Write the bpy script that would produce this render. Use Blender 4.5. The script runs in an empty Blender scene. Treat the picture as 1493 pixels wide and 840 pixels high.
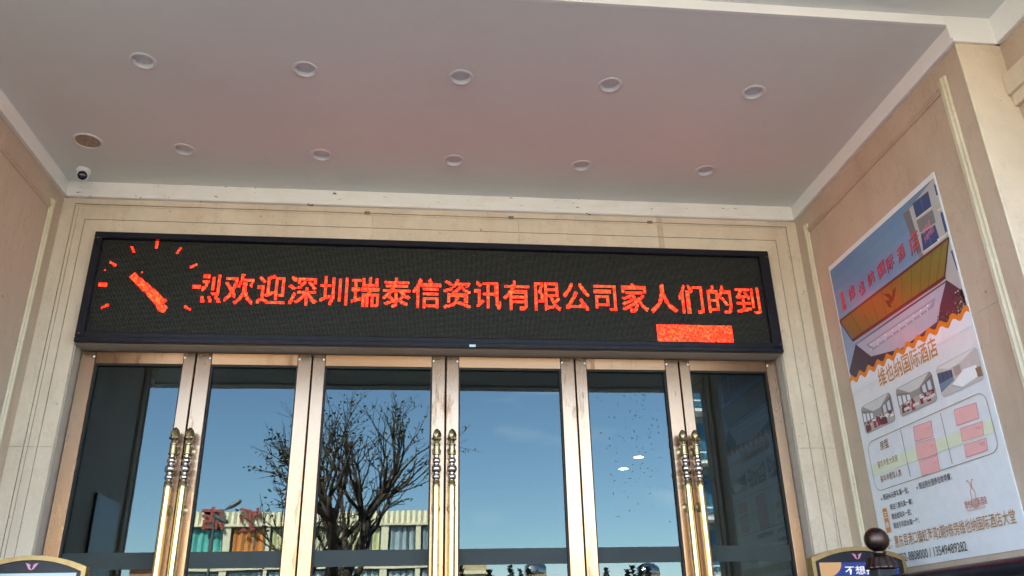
import bpy, math, random
import numpy as np
from mathutils import Vector, Matrix
S = bpy.context.scene
COL = S.collection
rad = math.radians

# ------------------------------------------------------------------ camera
CZ = 1.5                       # camera above the road; the porch floor is 0.65
FPX, YAW, PITCH, ROLL = 1197.6, 0.1199, 0.4085, -0.0242
PW, PH = 1493, 840
cy, sy, cp, sp = math.cos(YAW), math.sin(YAW), math.cos(PITCH), math.sin(PITCH)
FW = Vector((sy*cp, cy*cp, sp)); r0 = Vector((cy, -sy, 0)); u0 = r0.cross(FW)
RT = r0*math.cos(ROLL) + u0*math.sin(ROLL); UP = u0*math.cos(ROLL) - r0*math.sin(ROLL)
cd = bpy.data.cameras.new('camera'); cam = bpy.data.objects.new('camera', cd); COL.objects.link(cam)
cd.sensor_width = 36; cd.lens = 36*FPX/PW; cd.clip_start = .05; cd.clip_end = 3000
M = Matrix.Identity(4)
for i in range(3):
    M[i][0], M[i][1], M[i][2] = RT[i], UP[i], -FW[i]
M[2][3] = CZ
cam.matrix_world = M
S.camera = cam

# ------------------------------------------------------------------ light
SUN_EL, SUN_AZ = rad(46), rad(-38)      # azimuth of the sun, from +y (behind the hotel) towards +x
sd = Vector((math.sin(SUN_AZ)*math.cos(SUN_EL), math.cos(SUN_AZ)*math.cos(SUN_EL), math.sin(SUN_EL)))
W = bpy.data.worlds.new('World'); S.world = W; W.use_nodes = True
wn = W.node_tree; bg = wn.nodes['Background']
sky = wn.nodes.new('ShaderNodeTexSky'); sky.sky_type = 'NISHITA'; sky.sun_disc = False
sky.sun_elevation = SUN_EL; sky.sun_rotation = SUN_AZ
sky.altitude = 0; sky.air_density = 1.0; sky.dust_density = 0.3; sky.ozone_density = 2.5
bg.inputs[1].default_value = 0.095
# a few thin high clouds over the whole sky
tcd = wn.nodes.new('ShaderNodeTexCoord'); mpg = wn.nodes.new('ShaderNodeMapping'); mpg.inputs['Scale'].default_value = (2.2, 2.2, 9)
nz = wn.nodes.new('ShaderNodeTexNoise'); nz.inputs['Scale'].default_value = 1.3; nz.inputs['Detail'].default_value = 6; nz.inputs['Roughness'].default_value = .5
rmp = wn.nodes.new('ShaderNodeValToRGB'); rmp.color_ramp.elements[0].position = .58; rmp.color_ramp.elements[0].color = (0, 0, 0, 1); rmp.color_ramp.elements[1].position = .78; rmp.color_ramp.elements[1].color = (.55, .55, .55, 1)
mxw = wn.nodes.new('ShaderNodeMix'); mxw.data_type = 'RGBA'; mxw.inputs[7].default_value = (9, 9.1, 9.2, 1)
wn.links.new(tcd.outputs['Generated'], mpg.inputs[0]); wn.links.new(mpg.outputs[0], nz.inputs['Vector']); wn.links.new(nz.outputs['Fac'], rmp.inputs[0])
wn.links.new(rmp.outputs[0], mxw.inputs[0]); wn.links.new(sky.outputs[0], mxw.inputs[6]); wn.links.new(mxw.outputs[2], bg.inputs[0])
sl = bpy.data.lights.new('sun', 'SUN'); sl.energy = 5.0; sl.angle = rad(.5); sl.color = (1, .91, .77)
so = bpy.data.objects.new('sun', sl); COL.objects.link(so)
so.rotation_euler = sd.to_track_quat('Z', 'Y').to_euler(); so.location = sd*60
S.view_settings.view_transform = 'Standard'; S.view_settings.look = 'None'
S.view_settings.exposure = 3.9; S.view_settings.gamma = 1
S.render.engine = 'CYCLES'
S.cycles.max_bounces = 10; S.cycles.diffuse_bounces = 5; S.cycles.glossy_bounces = 5
S.cycles.transparent_max_bounces = 12; S.cycles.transmission_bounces = 6
S.cycles.use_denoising = True
S.cycles.sample_clamp_indirect = 8

# ------------------------------------------------------------------ photo pixel -> place
def ray(x, y): return FW + RT*((x-PW/2)/FPX) + UP*((PH/2-y)/FPX)
def onX(x, y, X): d = ray(x, y); return d*(X/d.x) + Vector((0, 0, CZ))
def onY(x, y, Y): d = ray(x, y); return d*(Y/d.y) + Vector((0, 0, CZ))
def onZ(x, y, Z): d = ray(x, y); return d*((Z-CZ)/d.z) + Vector((0, 0, CZ))
GLASS_Y = 5.65
def mirrored(x, y, Y):         # a thing at depth Y behind the camera, seen in the door glass
    d = ray(x, y); t = (2*GLASS_Y-Y)/d.y
    return Vector((d.x*t, Y, CZ+d.z*t))

# ------------------------------------------------------------------ mesh helpers
class MB:
    def __init__(s): s.v = []; s.f = []; s.c = []; s.col = None; s.smooth = False
    def add(s, vs, fs):
        b = len(s.v); s.v += [tuple(v) for v in vs]
        for f in fs: s.f.append(tuple(i+b for i in f)); s.c.append(s.col)
        return s
    def box(s, x0, x1, y0, y1, z0, z1, b=0):
        if b <= 0:
            vs = [(x, y, z) for x in (x0, x1) for y in (y0, y1) for z in (z0, z1)]
            return s.add(vs, [(0, 1, 3, 2), (4, 6, 7, 5), (0, 4, 5, 1), (2, 3, 7, 6), (0, 2, 6, 4), (1, 5, 7, 3)])
        # chamfered box
        X, Y, Z = (x0, x1), (y0, y1), (z0, z1)
        vs = []; idx = {}
        for i in (0, 1):
            for j in (0, 1):
                for k in (0, 1):
                    sx, sy_, sz = (b if i == 0 else -b), (b if j == 0 else -b), (b if k == 0 else -b)
                    for a, p in enumerate(((X[i], Y[j]+sy_, Z[k]+sz), (X[i]+sx, Y[j], Z[k]+sz), (X[i]+sx, Y[j]+sy_, Z[k]))):
                        idx[(i, j, k, a)] = len(vs); vs.append(p)
        fs = []
        g = lambda *k: idx[k]
        for i in (0, 1):
            fs.append([g(i, 0, 0, 0), g(i, 0, 1, 0), g(i, 1, 1, 0), g(i, 1, 0, 0)])
            fs.append([g(0, i, 0, 1), g(1, i, 0, 1), g(1, i, 1, 1), g(0, i, 1, 1)])
            fs.append([g(0, 0, i, 2), g(0, 1, i, 2), g(1, 1, i, 2), g(1, 0, i, 2)])
            for j in (0, 1):
                fs.append([g(i, j, 0, 0), g(i, j, 1, 0), g(i, j, 1, 1), g(i, j, 0, 1)])
                fs.append([g(i, 0, j, 0), g(i, 1, j, 0), g(i, 1, j, 2), g(i, 0, j, 2)])
                fs.append([g(0, i, j, 1), g(1, i, j, 1), g(1, i, j, 2), g(0, i, j, 2)])
                for k in (0, 1): fs.append([g(i, j, k, 0), g(i, j, k, 1), g(i, j, k, 2)])
        return s.add(vs, fs)
    def prism(s, pts, n):      # polygon pts (Vectors, planar) extruded by vector n
        k = len(pts); vs = [Vector(p) for p in pts] + [Vector(p)+Vector(n) for p in pts]
        fs = [tuple(range(k-1, -1, -1)), tuple(range(k, 2*k))] + [(i, (i+1) % k, k+(i+1) % k, k+i) for i in range(k)]
        return s.add(vs, fs)
    def lathe(s, prof, o=(0, 0, 0), axis='z', n=20, mod=None, caps=True):
        o = Vector(o); vs = []; fs = []
        for j, (r, z) in enumerate(prof):
            for i in range(n):
                a = 2*math.pi*i/n; rr = r*(mod(a, z) if mod else 1)
                p = (rr*math.cos(a), rr*math.sin(a), z)
                if axis == 'y': p = (p[0], p[2], p[1])
                if axis == 'x': p = (p[2], p[0], p[1])
                vs.append(o+Vector(p))
        for j in range(len(prof)-1):
            for i in range(n):
                a, b2 = j*n+i, j*n+(i+1) % n; fs.append((a, b2, b2+n, a+n))
        if caps: fs.append(tuple(range(n-1, -1, -1))); m = (len(prof)-1)*n; fs.append(tuple(range(m, m+n)))
        return s.add(vs, fs)
    def tube(s, pts, rs, n=6):
        pts = [Vector(p) for p in pts]; vs = []; fs = []
        ref = Vector((.3, .5, .8)).normalized()
        for i, p in enumerate(pts):
            t = (pts[min(i+1, len(pts)-1)]-pts[max(i-1, 0)]).normalized()
            a = t.cross(ref).normalized(); b = t.cross(a)
            for k in range(n):
                q = 2*math.pi*k/n; vs.append(p+(a*math.cos(q)+b*math.sin(q))*rs[i])
        for i in range(len(pts)-1):
            for k in range(n): fs.append((i*n+k, i*n+(k+1) % n, (i+1)*n+(k+1) % n, (i+1)*n+k))
        fs.append(tuple(range(n-1, -1, -1))); m = (len(pts)-1)*n; fs.append(tuple(range(m, m+n)))
        return s.add(vs, fs)
    def extrude_profile(s, prof, path_a, path_b, U, V):   # closed profile (u,v) swept straight from a to b
        a, b = Vector(path_a), Vector(path_b); k = len(prof)
        vs = [a+Vector(U)*u+Vector(V)*v for u, v in prof] + [b+Vector(U)*u+Vector(V)*v for u, v in prof]
        return s.add(vs, [tuple(range(k-1, -1, -1)), tuple(range(k, 2*k))] + [(i, (i+1) % k, k+(i+1) % k, k+i) for i in range(k)])
    def mesh(s, name, mat=None, smooth=None, uv=False, fix=True):
        m = bpy.data.meshes.new(name); m.from_pydata(s.v, [], s.f)
        if fix and len(s.f) < 60000:
            import bmesh
            bm = bmesh.new(); bm.from_mesh(m); bmesh.ops.recalc_face_normals(bm, faces=bm.faces); bm.to_mesh(m); bm.free()
        if uv:
            ul = m.uv_layers.new(name='UVMap'); n = len(m.loops)
            vi = np.zeros(n, int); m.loops.foreach_get('vertex_index', vi)
            co = np.array(s.v)[vi]; ul.data.foreach_set('uv', np.ascontiguousarray(np.stack([co[:, 0]+co[:, 1]*.37, co[:, 2]+co[:, 1]*.29], 1)).ravel())
        if any(c is not None for c in s.c):
            at = m.color_attributes.new('Col', 'FLOAT_COLOR', 'CORNER'); arr = np.ones((len(m.loops), 4), np.float32)
            for p in m.polygons:
                c = s.c[p.index] or (1, 1, 1)
                arr[p.loop_start:p.loop_start+p.loop_total, :3] = c
            at.data.foreach_set('color', arr.ravel())
        if mat: m.materials.append(mat)
        sm = s.smooth if smooth is None else smooth
        if sm: m.shade_smooth() if sm is True else m.shade_smooth()
        if sm == 'auto':
            m.set_sharp_from_angle(angle=rad(35))
        m.validate()
        return m
    def build(s, name, mat, parent=None, smooth=None, uv=False, kind=None, loc=None, fix=True):
        return put(name, s.mesh(name, mat, smooth, uv, fix), parent, kind, loc)
def put(name, mesh, parent=None, kind=None, loc=None):
    o = bpy.data.objects.new(name, mesh); COL.objects.link(o)
    if parent is not None:
        o.parent = parent
        w = wloc(parent); o.location = Vector(loc if loc else (0, 0, 0)) - w
    elif loc: o.location = loc
    if kind: o['kind'] = kind
    return o
LOCS = {}
def wloc(o):
    v = Vector(o.location)
    while o.parent: o = o.parent; v = v+Vector(o.location)
    return v
def tag(o, label, cat, group=None):
    o['label'] = label; o['category'] = cat
    if group: o['group'] = group
    return o
def thing(name, label, cat, loc=(0, 0, 0), group=None):
    o = bpy.data.objects.new(name, None); COL.objects.link(o); o.location = loc; o.empty_display_size = .1
    return tag(o, label, cat, group)
def struct(o): o['kind'] = 'structure'; return o
def copy_tree(o, parent=None):
    c = o.copy(); COL.objects.link(c); c.parent = parent
    for ch in list(o.children): copy_tree(ch, c)
    return c
def srgb(r, g, b):
    f = lambda c: ((c/255+.055)/1.055)**2.4 if c > 10 else c/255/12.92
    return (f(r), f(g), f(b))

# text as flat outlines (built-in font)
_tc = {}
def text2d(s, bold=0.0):
    if (s, bold) in _tc: return _tc[(s, bold)]
    c = bpy.data.curves.new('lettering', 'FONT'); c.body = s; c.offset = bold; c.resolution_u = 3
    o = bpy.data.objects.new('lettering', c); COL.objects.link(o)
    bpy.context.view_layer.update()
    m = bpy.data.meshes.new_from_object(o.evaluated_get(bpy.context.evaluated_depsgraph_get()))
    v = np.array([tuple(q.co)[:2] for q in m.vertices]); f = [tuple(p.vertices) for p in m.polygons]
    bpy.data.objects.remove(o); bpy.data.meshes.remove(m); bpy.data.curves.remove(c)
    _tc[(s, bold)] = (v, f)
    return v, f

# ------------------------------------------------------------------ materials
def mat(name):
    m = bpy.data.materials.new(name); m.use_nodes = True
    nt = m.node_tree; b = nt.nodes['Principled BSDF']
    return m, nt, b
def N(nt, t, **kw):
    n = nt.nodes.new('ShaderNode'+t)
    for k, v in kw.items():
        if k.startswith('i_'): n.inputs[k[2:].replace('_', ' ')].default_value = v
        else: setattr(n, k, v)
    return n
def noise(nt, scale, detail=4, rough=.55, vec=None, stretch=None):
    n = N(nt, 'TexNoise'); n.inputs['Scale'].default_value = scale; n.inputs['Detail'].default_value = detail; n.inputs['Roughness'].default_value = rough
    if vec is None:
        vec = N(nt, 'TexCoord').outputs['Object'] if False else N(nt, 'NewGeometry').outputs['Position']
    if stretch:
        mp = N(nt, 'Mapping'); mp.inputs['Scale'].default_value = stretch; nt.links.new(vec, mp.inputs[0]); vec = mp.outputs[0]
    nt.links.new(vec, n.inputs['Vector']); return n.outputs['Fac']
def ramp(nt, fac, *stops):
    r = N(nt, 'ValToRGB'); el = r.color_ramp.elements
    while len(el) < len(stops): el.new(.5)
    for e, (p, c) in zip(el, stops): e.position = p; e.color = (*c, 1) if len(c) == 3 else c
    nt.links.new(fac, r.inputs[0]); return r.outputs[0]
def mix(nt, fac, a, b, mode='MIX'):
    m = N(nt, 'Mix', data_type='RGBA', blend_type=mode)
    for sck, v in ((m.inputs[0], fac), (m.inputs[6], a), (m.inputs[7], b)):
        if hasattr(v, 'is_linked'): nt.links.new(v, sck)
        else: sck.default_value = (*v, 1) if isinstance(v, tuple) and len(v) == 3 else v
    return m.outputs[2]
def bump(nt, b, h, strength=.2, dist=.01):
    n = N(nt, 'Bump'); n.inputs['Strength'].default_value = strength; n.inputs['Distance'].default_value = dist
    nt.links.new(h, n.inputs['Height']); nt.links.new(n.outputs[0], b.inputs['Normal'])
def simple(name, col, rough=.5, metal=0, var=.12, scale=12, bmp=0):
    m, nt, b = mat(name)
    f = noise(nt, scale, 5)
    c = ramp(nt, f, (.25, tuple(x*(1-var) for x in col)), (.75, tuple(min(1, x*(1+var)) for x in col)))
    nt.links.new(c, b.inputs['Base Color']); b.inputs['Roughness'].default_value = rough; b.inputs['Metallic'].default_value = metal
    if bmp: bump(nt, b, noise(nt, scale*6, 4), bmp, .003)
    return m
def stone(name, light, dark, stain, rough=.45, stain_amt=.5):
    m, nt, b = mat(name)
    big = noise(nt, 1.7, 6, .6); mid = noise(nt, 9, 6, .65); fine = noise(nt, 70, 3, .6)
    c = ramp(nt, big, (.3, dark), (.7, light))
    c = mix(nt, .35, c, ramp(nt, mid, (.3, tuple(x*.78 for x in light)), (.75, tuple(min(1, x*1.12) for x in light))))
    c = mix(nt, .07, c, ramp(nt, fine, (.35, tuple(x*.6 for x in dark)), (.65, light)))
    vein = noise(nt, 2.6, 7, .62, stretch=(1, 1, .6))
    c = mix(nt, ramp(nt, vein, (.485, (0, 0, 0)), (.5, (.16,)*3), (.515, (0, 0, 0))), c, tuple(x*.7 for x in stain))
    run = noise(nt, 3.2, 5, .6, stretch=(1, 1, .22))
    c = mix(nt, ramp(nt, run, (.5, (0, 0, 0)), (.78, (stain_amt,)*3)), c, stain)
    spots = noise(nt, 26, 2, .5)
    c = mix(nt, ramp(nt, spots, (.73, (0, 0, 0)), (.77, (.55,)*3)), c, tuple(x*.45 for x in stain))
    pale = noise(nt, 4.1, 5, .7, stretch=(1.3, 1, 1))
    c = mix(nt, ramp(nt, pale, (.62, (0, 0, 0)), (.72, (.3,)*3)), c, tuple(min(1, x*1.2) for x in light))
    nt.links.new(c, b.inputs['Base Color'])
    nt.links.new(ramp(nt, mid, (.2, (rough-.1,)*3), (.8, (rough+.15,)*3)), b.inputs['Roughness'])
    bump(nt, b, mid, .10, .006)
    return m
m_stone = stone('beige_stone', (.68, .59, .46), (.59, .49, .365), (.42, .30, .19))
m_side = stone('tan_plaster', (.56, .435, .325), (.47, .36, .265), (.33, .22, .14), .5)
m_reveal = stone('grey_stone', (.40, .36, .31), (.33, .29, .25), (.25, .2, .16))
m_mould = stone('cream_moulding', (.68, .60, .43), (.58, .49, .33), (.36, .27, .16), .4)
m_pier = stone('outer_cream_stone', (.68, .56, .42), (.60, .48, .35), (.45, .33, .22), .5, .35)

def painted(name, col, rough, chips):
    m, nt, b = mat(name)
    f = noise(nt, 1.3, 5, .6); g = noise(nt, 14, 5, .6)
    c = ramp(nt, f, (.3, tuple(x*.93 for x in col)), (.7, col))
    c = mix(nt, .25, c, ramp(nt, g, (.3, tuple(x*.9 for x in col)), (.7, col)))
    if chips:
        h = noise(nt, 21, 3, .6, stretch=(.55, .55, 1.4))
        c = mix(nt, ramp(nt, h, (.668, (0, 0, 0)), (.68, (.9,)*3)), c, (.05, .04, .035))
        d = noise(nt, 5, 5, .6, stretch=(1, 1, 2.5))
        c = mix(nt, ramp(nt, d, (.5, (0, 0, 0)), (.8, (.35,)*3)), c, (.55, .5, .42))
    nt.links.new(c, b.inputs['Base Color']); b.inputs['Roughness'].default_value = rough
    bump(nt, b, noise(nt, 60, 3), .08, .003)
    return m
m_ceil = painted('ceiling_paint', (.73, .735, .70), .6, False)
m_fascia = painted('fascia_paint', (.82, .81, .77), .5, False)
m_chip = painted('chipped_paint', (.82, .81, .77), .5, True)
m_white = simple('white_plastic', (.78, .78, .76), .35, 0, .04)
m_trim = simple('downlight_trim', (.68, .675, .66), .55, 0, .05)
m_lens = simple('frosted_lens', (.70, .69, .68), .75, 0, .06, 30)
m_black = simple('black_frame', (.012, .012, .018), .32, 0, .3, 20)
m_blackm = simple('black_mask', (.006, .006, .006), .6)
for _m, _v in ((m_black, .22), (m_blackm, .08)): _m.node_tree.nodes['Principled BSDF'].inputs['Specular IOR Level'].default_value = _v
m_dark_lens = simple('dark_lens', (.01, .012, .02), .08)
m_gasket = simple('black_gasket', (.015, .013, .012), .6)

def brushed(name, col, worn, rot, rough=.3, aniso=.8, grain=(1, 1, .02)):
    m, nt, b = mat(name)
    w = noise(nt, 16, 6, .7, stretch=(1, 1, .16)); w2 = noise(nt, 2.2, 4, .6)
    g = noise(nt, 420, 2, .5, stretch=grain)
    mask = mix(nt, 1.0, ramp(nt, w, (.55, (0, 0, 0)), (.66, (.8,)*3)), ramp(nt, w2, (.42, (0, 0, 0)), (.62, (1,)*3)), 'MULTIPLY')
    c = mix(nt, mask, ramp(nt, g, (.3, tuple(x*.9 for x in col)), (.7, col)), worn)
    nt.links.new(c, b.inputs['Base Color']); b.inputs['Metallic'].default_value = 1
    nt.links.new(ramp(nt, mask, (0, (rough,)*3), (1, (rough+.25,)*3)), b.inputs['Roughness'])
    b.inputs['Anisotropic'].default_value = aniso; b.inputs['Anisotropic Rotation'].default_value = rot
    t = N(nt, 'Tangent', direction_type='UV_MAP'); t.uv_map = 'UVMap'
    nt.links.new(t.outputs[0], b.inputs['Tangent'])
    return m
COPPER = (.45, .275, .165); WORN = (.20, .105, .06)
m_stile = brushed('copper_stile', COPPER, WORN, 0.0, .26, .78)
m_rail = brushed('copper_rail', (.37, .225, .13), WORN, 0.25, .32, .8, (.02, 1, 1))
def metal(name, col, rough, var=.2, scale=30):
    m = simple(name, col, rough, 1, var, scale); return m
m_brass = metal('polished_brass', (.86, .66, .30), .24, .06, 6)
m_old = metal('aged_brass', (.42, .34, .19), .38, .45, 90)
m_steel = metal('tarnished_steel', (.62, .58, .54), .16, .2, 40)
m_bronze = metal('dark_bronze', (.09, .06, .05), .4, .4, 40)
m_gold = metal('gold_frame', (.27, .19, .085), .38, .15, 25)

def glass_mat():
    m, nt, b = mat('reflective_door_glass'); nt.nodes.remove(b)
    out = nt.nodes['Material Output']
    tr = N(nt, 'BsdfTransparent'); tr.inputs[0].default_value = (.27, .31, .32, 1)
    gl = N(nt, 'BsdfGlossy'); gl.inputs['Roughness'].default_value = 0.0; gl.inputs[0].default_value = (.80, .99, .985, 1)
    fr = N(nt, 'Fresnel'); fr.inputs[0].default_value = 1.60
    df = N(nt, 'BsdfDiffuse'); df.inputs[0].default_value = (.25, .27, .28, 1)
    wv = noise(nt, 1.1, 2, .4)
    bp = N(nt, 'Bump'); bp.inputs['Strength'].default_value = .05; bp.inputs['Distance'].default_value = .015
    nt.links.new(wv, bp.inputs['Height']); nt.links.new(bp.outputs[0], gl.inputs['Normal'])
    a = N(nt, 'MixShader'); nt.links.new(fr.outputs[0], a.inputs[0]); nt.links.new(tr.outputs[0], a.inputs[1]); nt.links.new(gl.outputs[0], a.inputs[2])
    dust = ramp(nt, noise(nt, 30, 6, .75), (.5, (.0,)*3), (.9, (.025,)*3))
    d = N(nt, 'MixShader'); nt.links.new(dust, d.inputs[0]); nt.links.new(a.outputs[0], d.inputs[1]); nt.links.new(df.outputs[0], d.inputs[2])
    nt.links.new(d.outputs[0], out.inputs[0]); return m
m_glass = glass_mat()
m_band = simple('grey_film', (.045, .057, .056), .55, 0, .08, 6)
m_band.node_tree.nodes['Principled BSDF'].inputs['Specular IOR Level'].default_value = .12
m_smear = simple('glass_smear', (.03, .04, .05), .7)

def emit(name, col, st):
    m, nt, b = mat(name); b.inputs['Base Color'].default_value = (0, 0, 0, 1)
    b.inputs['Emission Color'].default_value = (*col, 1); b.inputs['Emission Strength'].default_value = st; return m
def printed(name, rough=.3, coat=.35):
    m, nt, b = mat(name); a = N(nt, 'VertexColor'); a.layer_name = 'Col'
    g = noise(nt, 18, 5, .6)
    nt.links.new(mix(nt, 1.0, a.outputs[0], ramp(nt, g, (.2, (.9,)*3), (.7, (1,)*3)), 'MULTIPLY'), b.inputs['Base Color'])
    b.inputs['Roughness'].default_value = .45; b.inputs['Coat Weight'].default_value = coat; b.inputs['Coat Roughness'].default_value = rough
    return m
m_print = printed('glossy_print', .22, .5)
m_paper = printed('poster_white', .22, .5)

# ------------------------------------------------------------------ dimensions (metres)
XL, XR = -2.5675, 2.9319
YB, YE = 5.4795, 3.3688            # back wall face, outer end of the porch walls
ZC, ZF = 3.1447+CZ, 3.0146+CZ      # ceiling, underside of the cornice board
ZC2 = 3.206+CZ                     # outer (higher) ceiling of the canopy
FLOOR = 0.65
ZD = 1.905+CZ                      # soffit over the doors
DX0, DX1 = -2.300, 2.652           # door opening

# ------------------------------------------------------------------ ground
def paver_mat():
    m, nt, b = mat('light_paving')
    br = N(nt, 'TexBrick'); br.inputs['Scale'].default_value = 1.6; br.inputs['Mortar Size'].default_value = .008
    br.inputs['Color1'].default_value = (.185, .155, .12, 1); br.inputs['Color2'].default_value = (.165, .14, .105, 1); br.inputs['Mortar'].default_value = (.2, .19, .17, 1)
    nt.links.new(N(nt, 'NewGeometry').outputs['Position'], br.inputs['Vector'])
    c = mix(nt, .3, br.outputs[0], ramp(nt, noise(nt, 1.5, 6), (.3, (.12, .10, .08)), (.7, (.20, .165, .125))))
    nt.links.new(c, b.inputs['Base Color']); b.inputs['Roughness'].default_value = .7; return m
m_pave = paver_mat()
m_asph = simple('asphalt', (.05, .05, .052), .85, 0, .25, 30, .4)
g = MB().box(-900, 900, -900, 900, -1, 0).build('ground', m_pave); struct(g)
r = MB().box(-300, 300, -33, -20, .0, .004).build('road', m_asph); struct(r)
for y in (-33, -20): struct(MB().box(-300, 300, y-.08, y+.08, 0, .13, .02).build('kerb', m_pave))
struct(MB().box(-7, 7.5, 1.5, 5.8, 0.002, FLOOR, .01).build('porch_floor', m_pave))
for k in range(3):
    struct(MB().box(-6, 6.5, 1.5-.32*(k+1), 1.498-.32*k, 0.002, FLOOR-.1625*(k+1), .008).build('step', m_pave))

# ------------------------------------------------------------------ hotel shell
H = thing('hotel_building', 'beige stone hotel entrance porch with white ceiling around the glass doors', 'building', (0, 5.5, 0))
def part(name, mb, m, parent=None, **k): return mb.build(name, m, parent or H, **k)
# core walls behind the stone cladding
core = part('back_wall', MB().box(XL-.6, DX0, YB+.03, YB+.28, FLOOR, ZC+.3).box(DX1, XR+.6, YB+.03, YB+.28, FLOOR, ZC+.3)
            .box(DX0, DX1, YB+.03, YB+.28, ZD+.02, ZC+.3), m_reveal)
# nested, mitred strips of stone round the opening; the joints are open grooves
B = [(XL, XR, ZF), (-2.480, 2.849, 2.9705+CZ), (-2.455, 2.833, 2.9535+CZ), (-2.397, 2.745, 2.847+CZ), (DX0, DX1, 2.738+CZ)]
G = .0022
zc_cuts = [FLOOR, 0.0+CZ, 1.215+CZ]
xc_cuts = [-.37, .722, 1.825]
rs = random.Random(4)
for q in range(4):
    (ol, orr, oz), (il, ir, iz) = B[q], B[q+1]
    g0 = G if q else 0
    for side in (0, 1):
        a, b = (ol+g0, il-G) if side == 0 else (orr-g0, ir+G)
        zo, zi = oz-g0, iz+G
        cuts = zc_cuts
        for i, z0 in enumerate(cuts):
            yo = YB + rs.uniform(-.0012, .0012) + (.004 if q in (1,) else 0)
            z0 = z0 + (.0012 if i else 0)
            if i+1 < len(cuts):
                z1 = cuts[i+1]-.0012; pts = [(a, yo, z0), (b, yo, z0), (b, yo, z1), (a, yo, z1)]
            else: pts = [(a, yo, z0), (b, yo, z0), (b, yo, zi), (a, yo, zo)]
            part('stone_slab', MB().prism(pts, (0, .028, 0)), m_stone, core)
    xs = [None] + xc_cuts + [None]
    for i in range(4):
        yo = YB + rs.uniform(-.0012, .0012) + (.004 if q in (1,) else 0)
        zo, zi = oz-g0, iz+G
        xa_o, xa_i = (ol+g0+.001, il-G+.001) if xs[i] is None else (xs[i]+.001,)*2
        xb_o, xb_i = (orr-g0-.001, ir+G-.001) if xs[i+1] is None else (xs[i+1]-.001,)*2
        part('stone_slab', MB().prism([(xa_i, yo, zi), (xb_i, yo, zi), (xb_o, yo, zo), (xa_o, yo, zo)], (0, .028, 0)), m_stone, core)
# reveals and soffit of the door opening
part('jamb', MB().box(DX0-.03, DX0+.002, YB+.029, 5.75, FLOOR, ZD+.02), m_reveal, core)
part('jamb', MB().box(DX1-.002, DX1+.03, YB+.029, 5.75, FLOOR, ZD+.02), m_reveal, core)
part('soffit', MB().box(DX0+.003, DX1-.003, YB-.01, 5.75, ZD, ZD+.019), m_reveal, core)
for zz0, zz1 in ((B[1][2]+.003, ZF-.002), (B[3][2]+.003, B[2][2]-.003), (B[4][2]+.004, B[3][2]-.003)):
    part('patched_joint', MB().box(1.803, 1.847, YB-.0022, YB+.003, zz0, zz1, .0006), m_side, core)
# small metal clips under the cornice, as along the top strip
for x in (535, 745, 947):
    p = onY(x, 317 if x < 600 else (319 if x < 900 else 321), YB)
    part('clip', MB().box(p.x-.02, p.x+.02, YB-.004, YB+.002, ZF-.055, ZF-.03, .001), m_steel, core)

# ceiling
DL = [(-1.6312+.9191*i, yy) for yy in (4.0485, 4.9793) for i in range(5)]
b = MB().box(XL, XR, YE+.012, YB+.03, ZC+.06, ZC+.25)          # ceiling sheet with round cut-outs for the downlights
gx_ = sorted([XL, XR]+[x+d for x in {p[0] for p in DL} for d in (-.1, .1)]); gy_ = sorted([YE+.012, YB+.03]+[y+d for y in {p[1] for p in DL} for d in (-.1, .1)])
for i in range(len(gx_)-1):
    for j in range(len(gy_)-1):
        c4 = [(gx_[i], gy_[j]), (gx_[i+1], gy_[j]), (gx_[i+1], gy_[j+1]), (gx_[i], gy_[j+1])]
        hit = [p for p in DL if abs(p[0]-(gx_[i]+gx_[i+1])/2) < .01 and abs(p[1]-(gy_[j]+gy_[j+1])/2) < .01]
        if not hit: b.add([(u, w, ZC) for u, w in c4], [(0, 1, 2, 3)]); continue
        hx_, hy_ = hit[0]; n_ = 32
        vs = [(hx_+.060*math.cos(2*math.pi*k/n_), hy_+.060*math.sin(2*math.pi*k/n_), ZC) for k in range(n_)]
        for k in range(n_):
            a_ = 2*math.pi*k/n_; cc, ss = math.cos(a_), math.sin(a_); m_ = .1/max(abs(cc), abs(ss)); vs.append((hx_+cc*m_, hy_+ss*m_, ZC))
        b.add(vs, [(k, (k+1) % n_, n_+(k+1) % n_, n_+k) for k in range(n_)])
part('ceiling', b, m_ceil, fix=False)
part('outer_ceiling', MB().box(-2.83+.001, 3.19-.001, .62, YE-.001, ZC2, ZC2+.25), m_ceil)
part('ceiling_step', MB().box(XL+.001, XR-.001, YE-.012, YE+.012, ZC-.001, ZC2+.01, .002), m_fascia)
# cornice boards: flat board with a small bead at the foot
def cornice(a, b, n, m, h0=ZF, h1=ZC):
    n = Vector(n); P = [(0, h0), (.026, h0), (.030, h0+.004), (.030, h0+.020), (.024, h0+.026), (.016, h0+.03), (.014, h1), (0, h1)]
    return part('cornice', MB().extrude_profile([(u, v) for u, v in P], (a[0], a[1], 0), (b[0], b[1], 0), n, (0, 0, 1)), m)
cornice((XL+.015, YB), (XR-.015, YB), (0, -1, 0), m_chip)
cornice((XL, YB), (XL, YE), (1, 0, 0), m_fascia)
cornice((XR, YB), (XR, YE), (-1, 0, 0), m_fascia)
cornice((XR-.0301, YE), (3.19, YE), (0, -1, 0), m_fascia, ZF, ZC2)
cornice((3.19, YE), (3.19, 2.5), (-1, 0, 0), m_fascia, ZF, ZC2)
cornice((-2.83, YE), (XL+.0301, YE), (0, -1, 0), m_fascia, ZF, ZC2)
cornice((-2.83, YE), (-2.83, 2.5), (1, 0, 0), m_fascia, ZF, ZC2)
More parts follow.
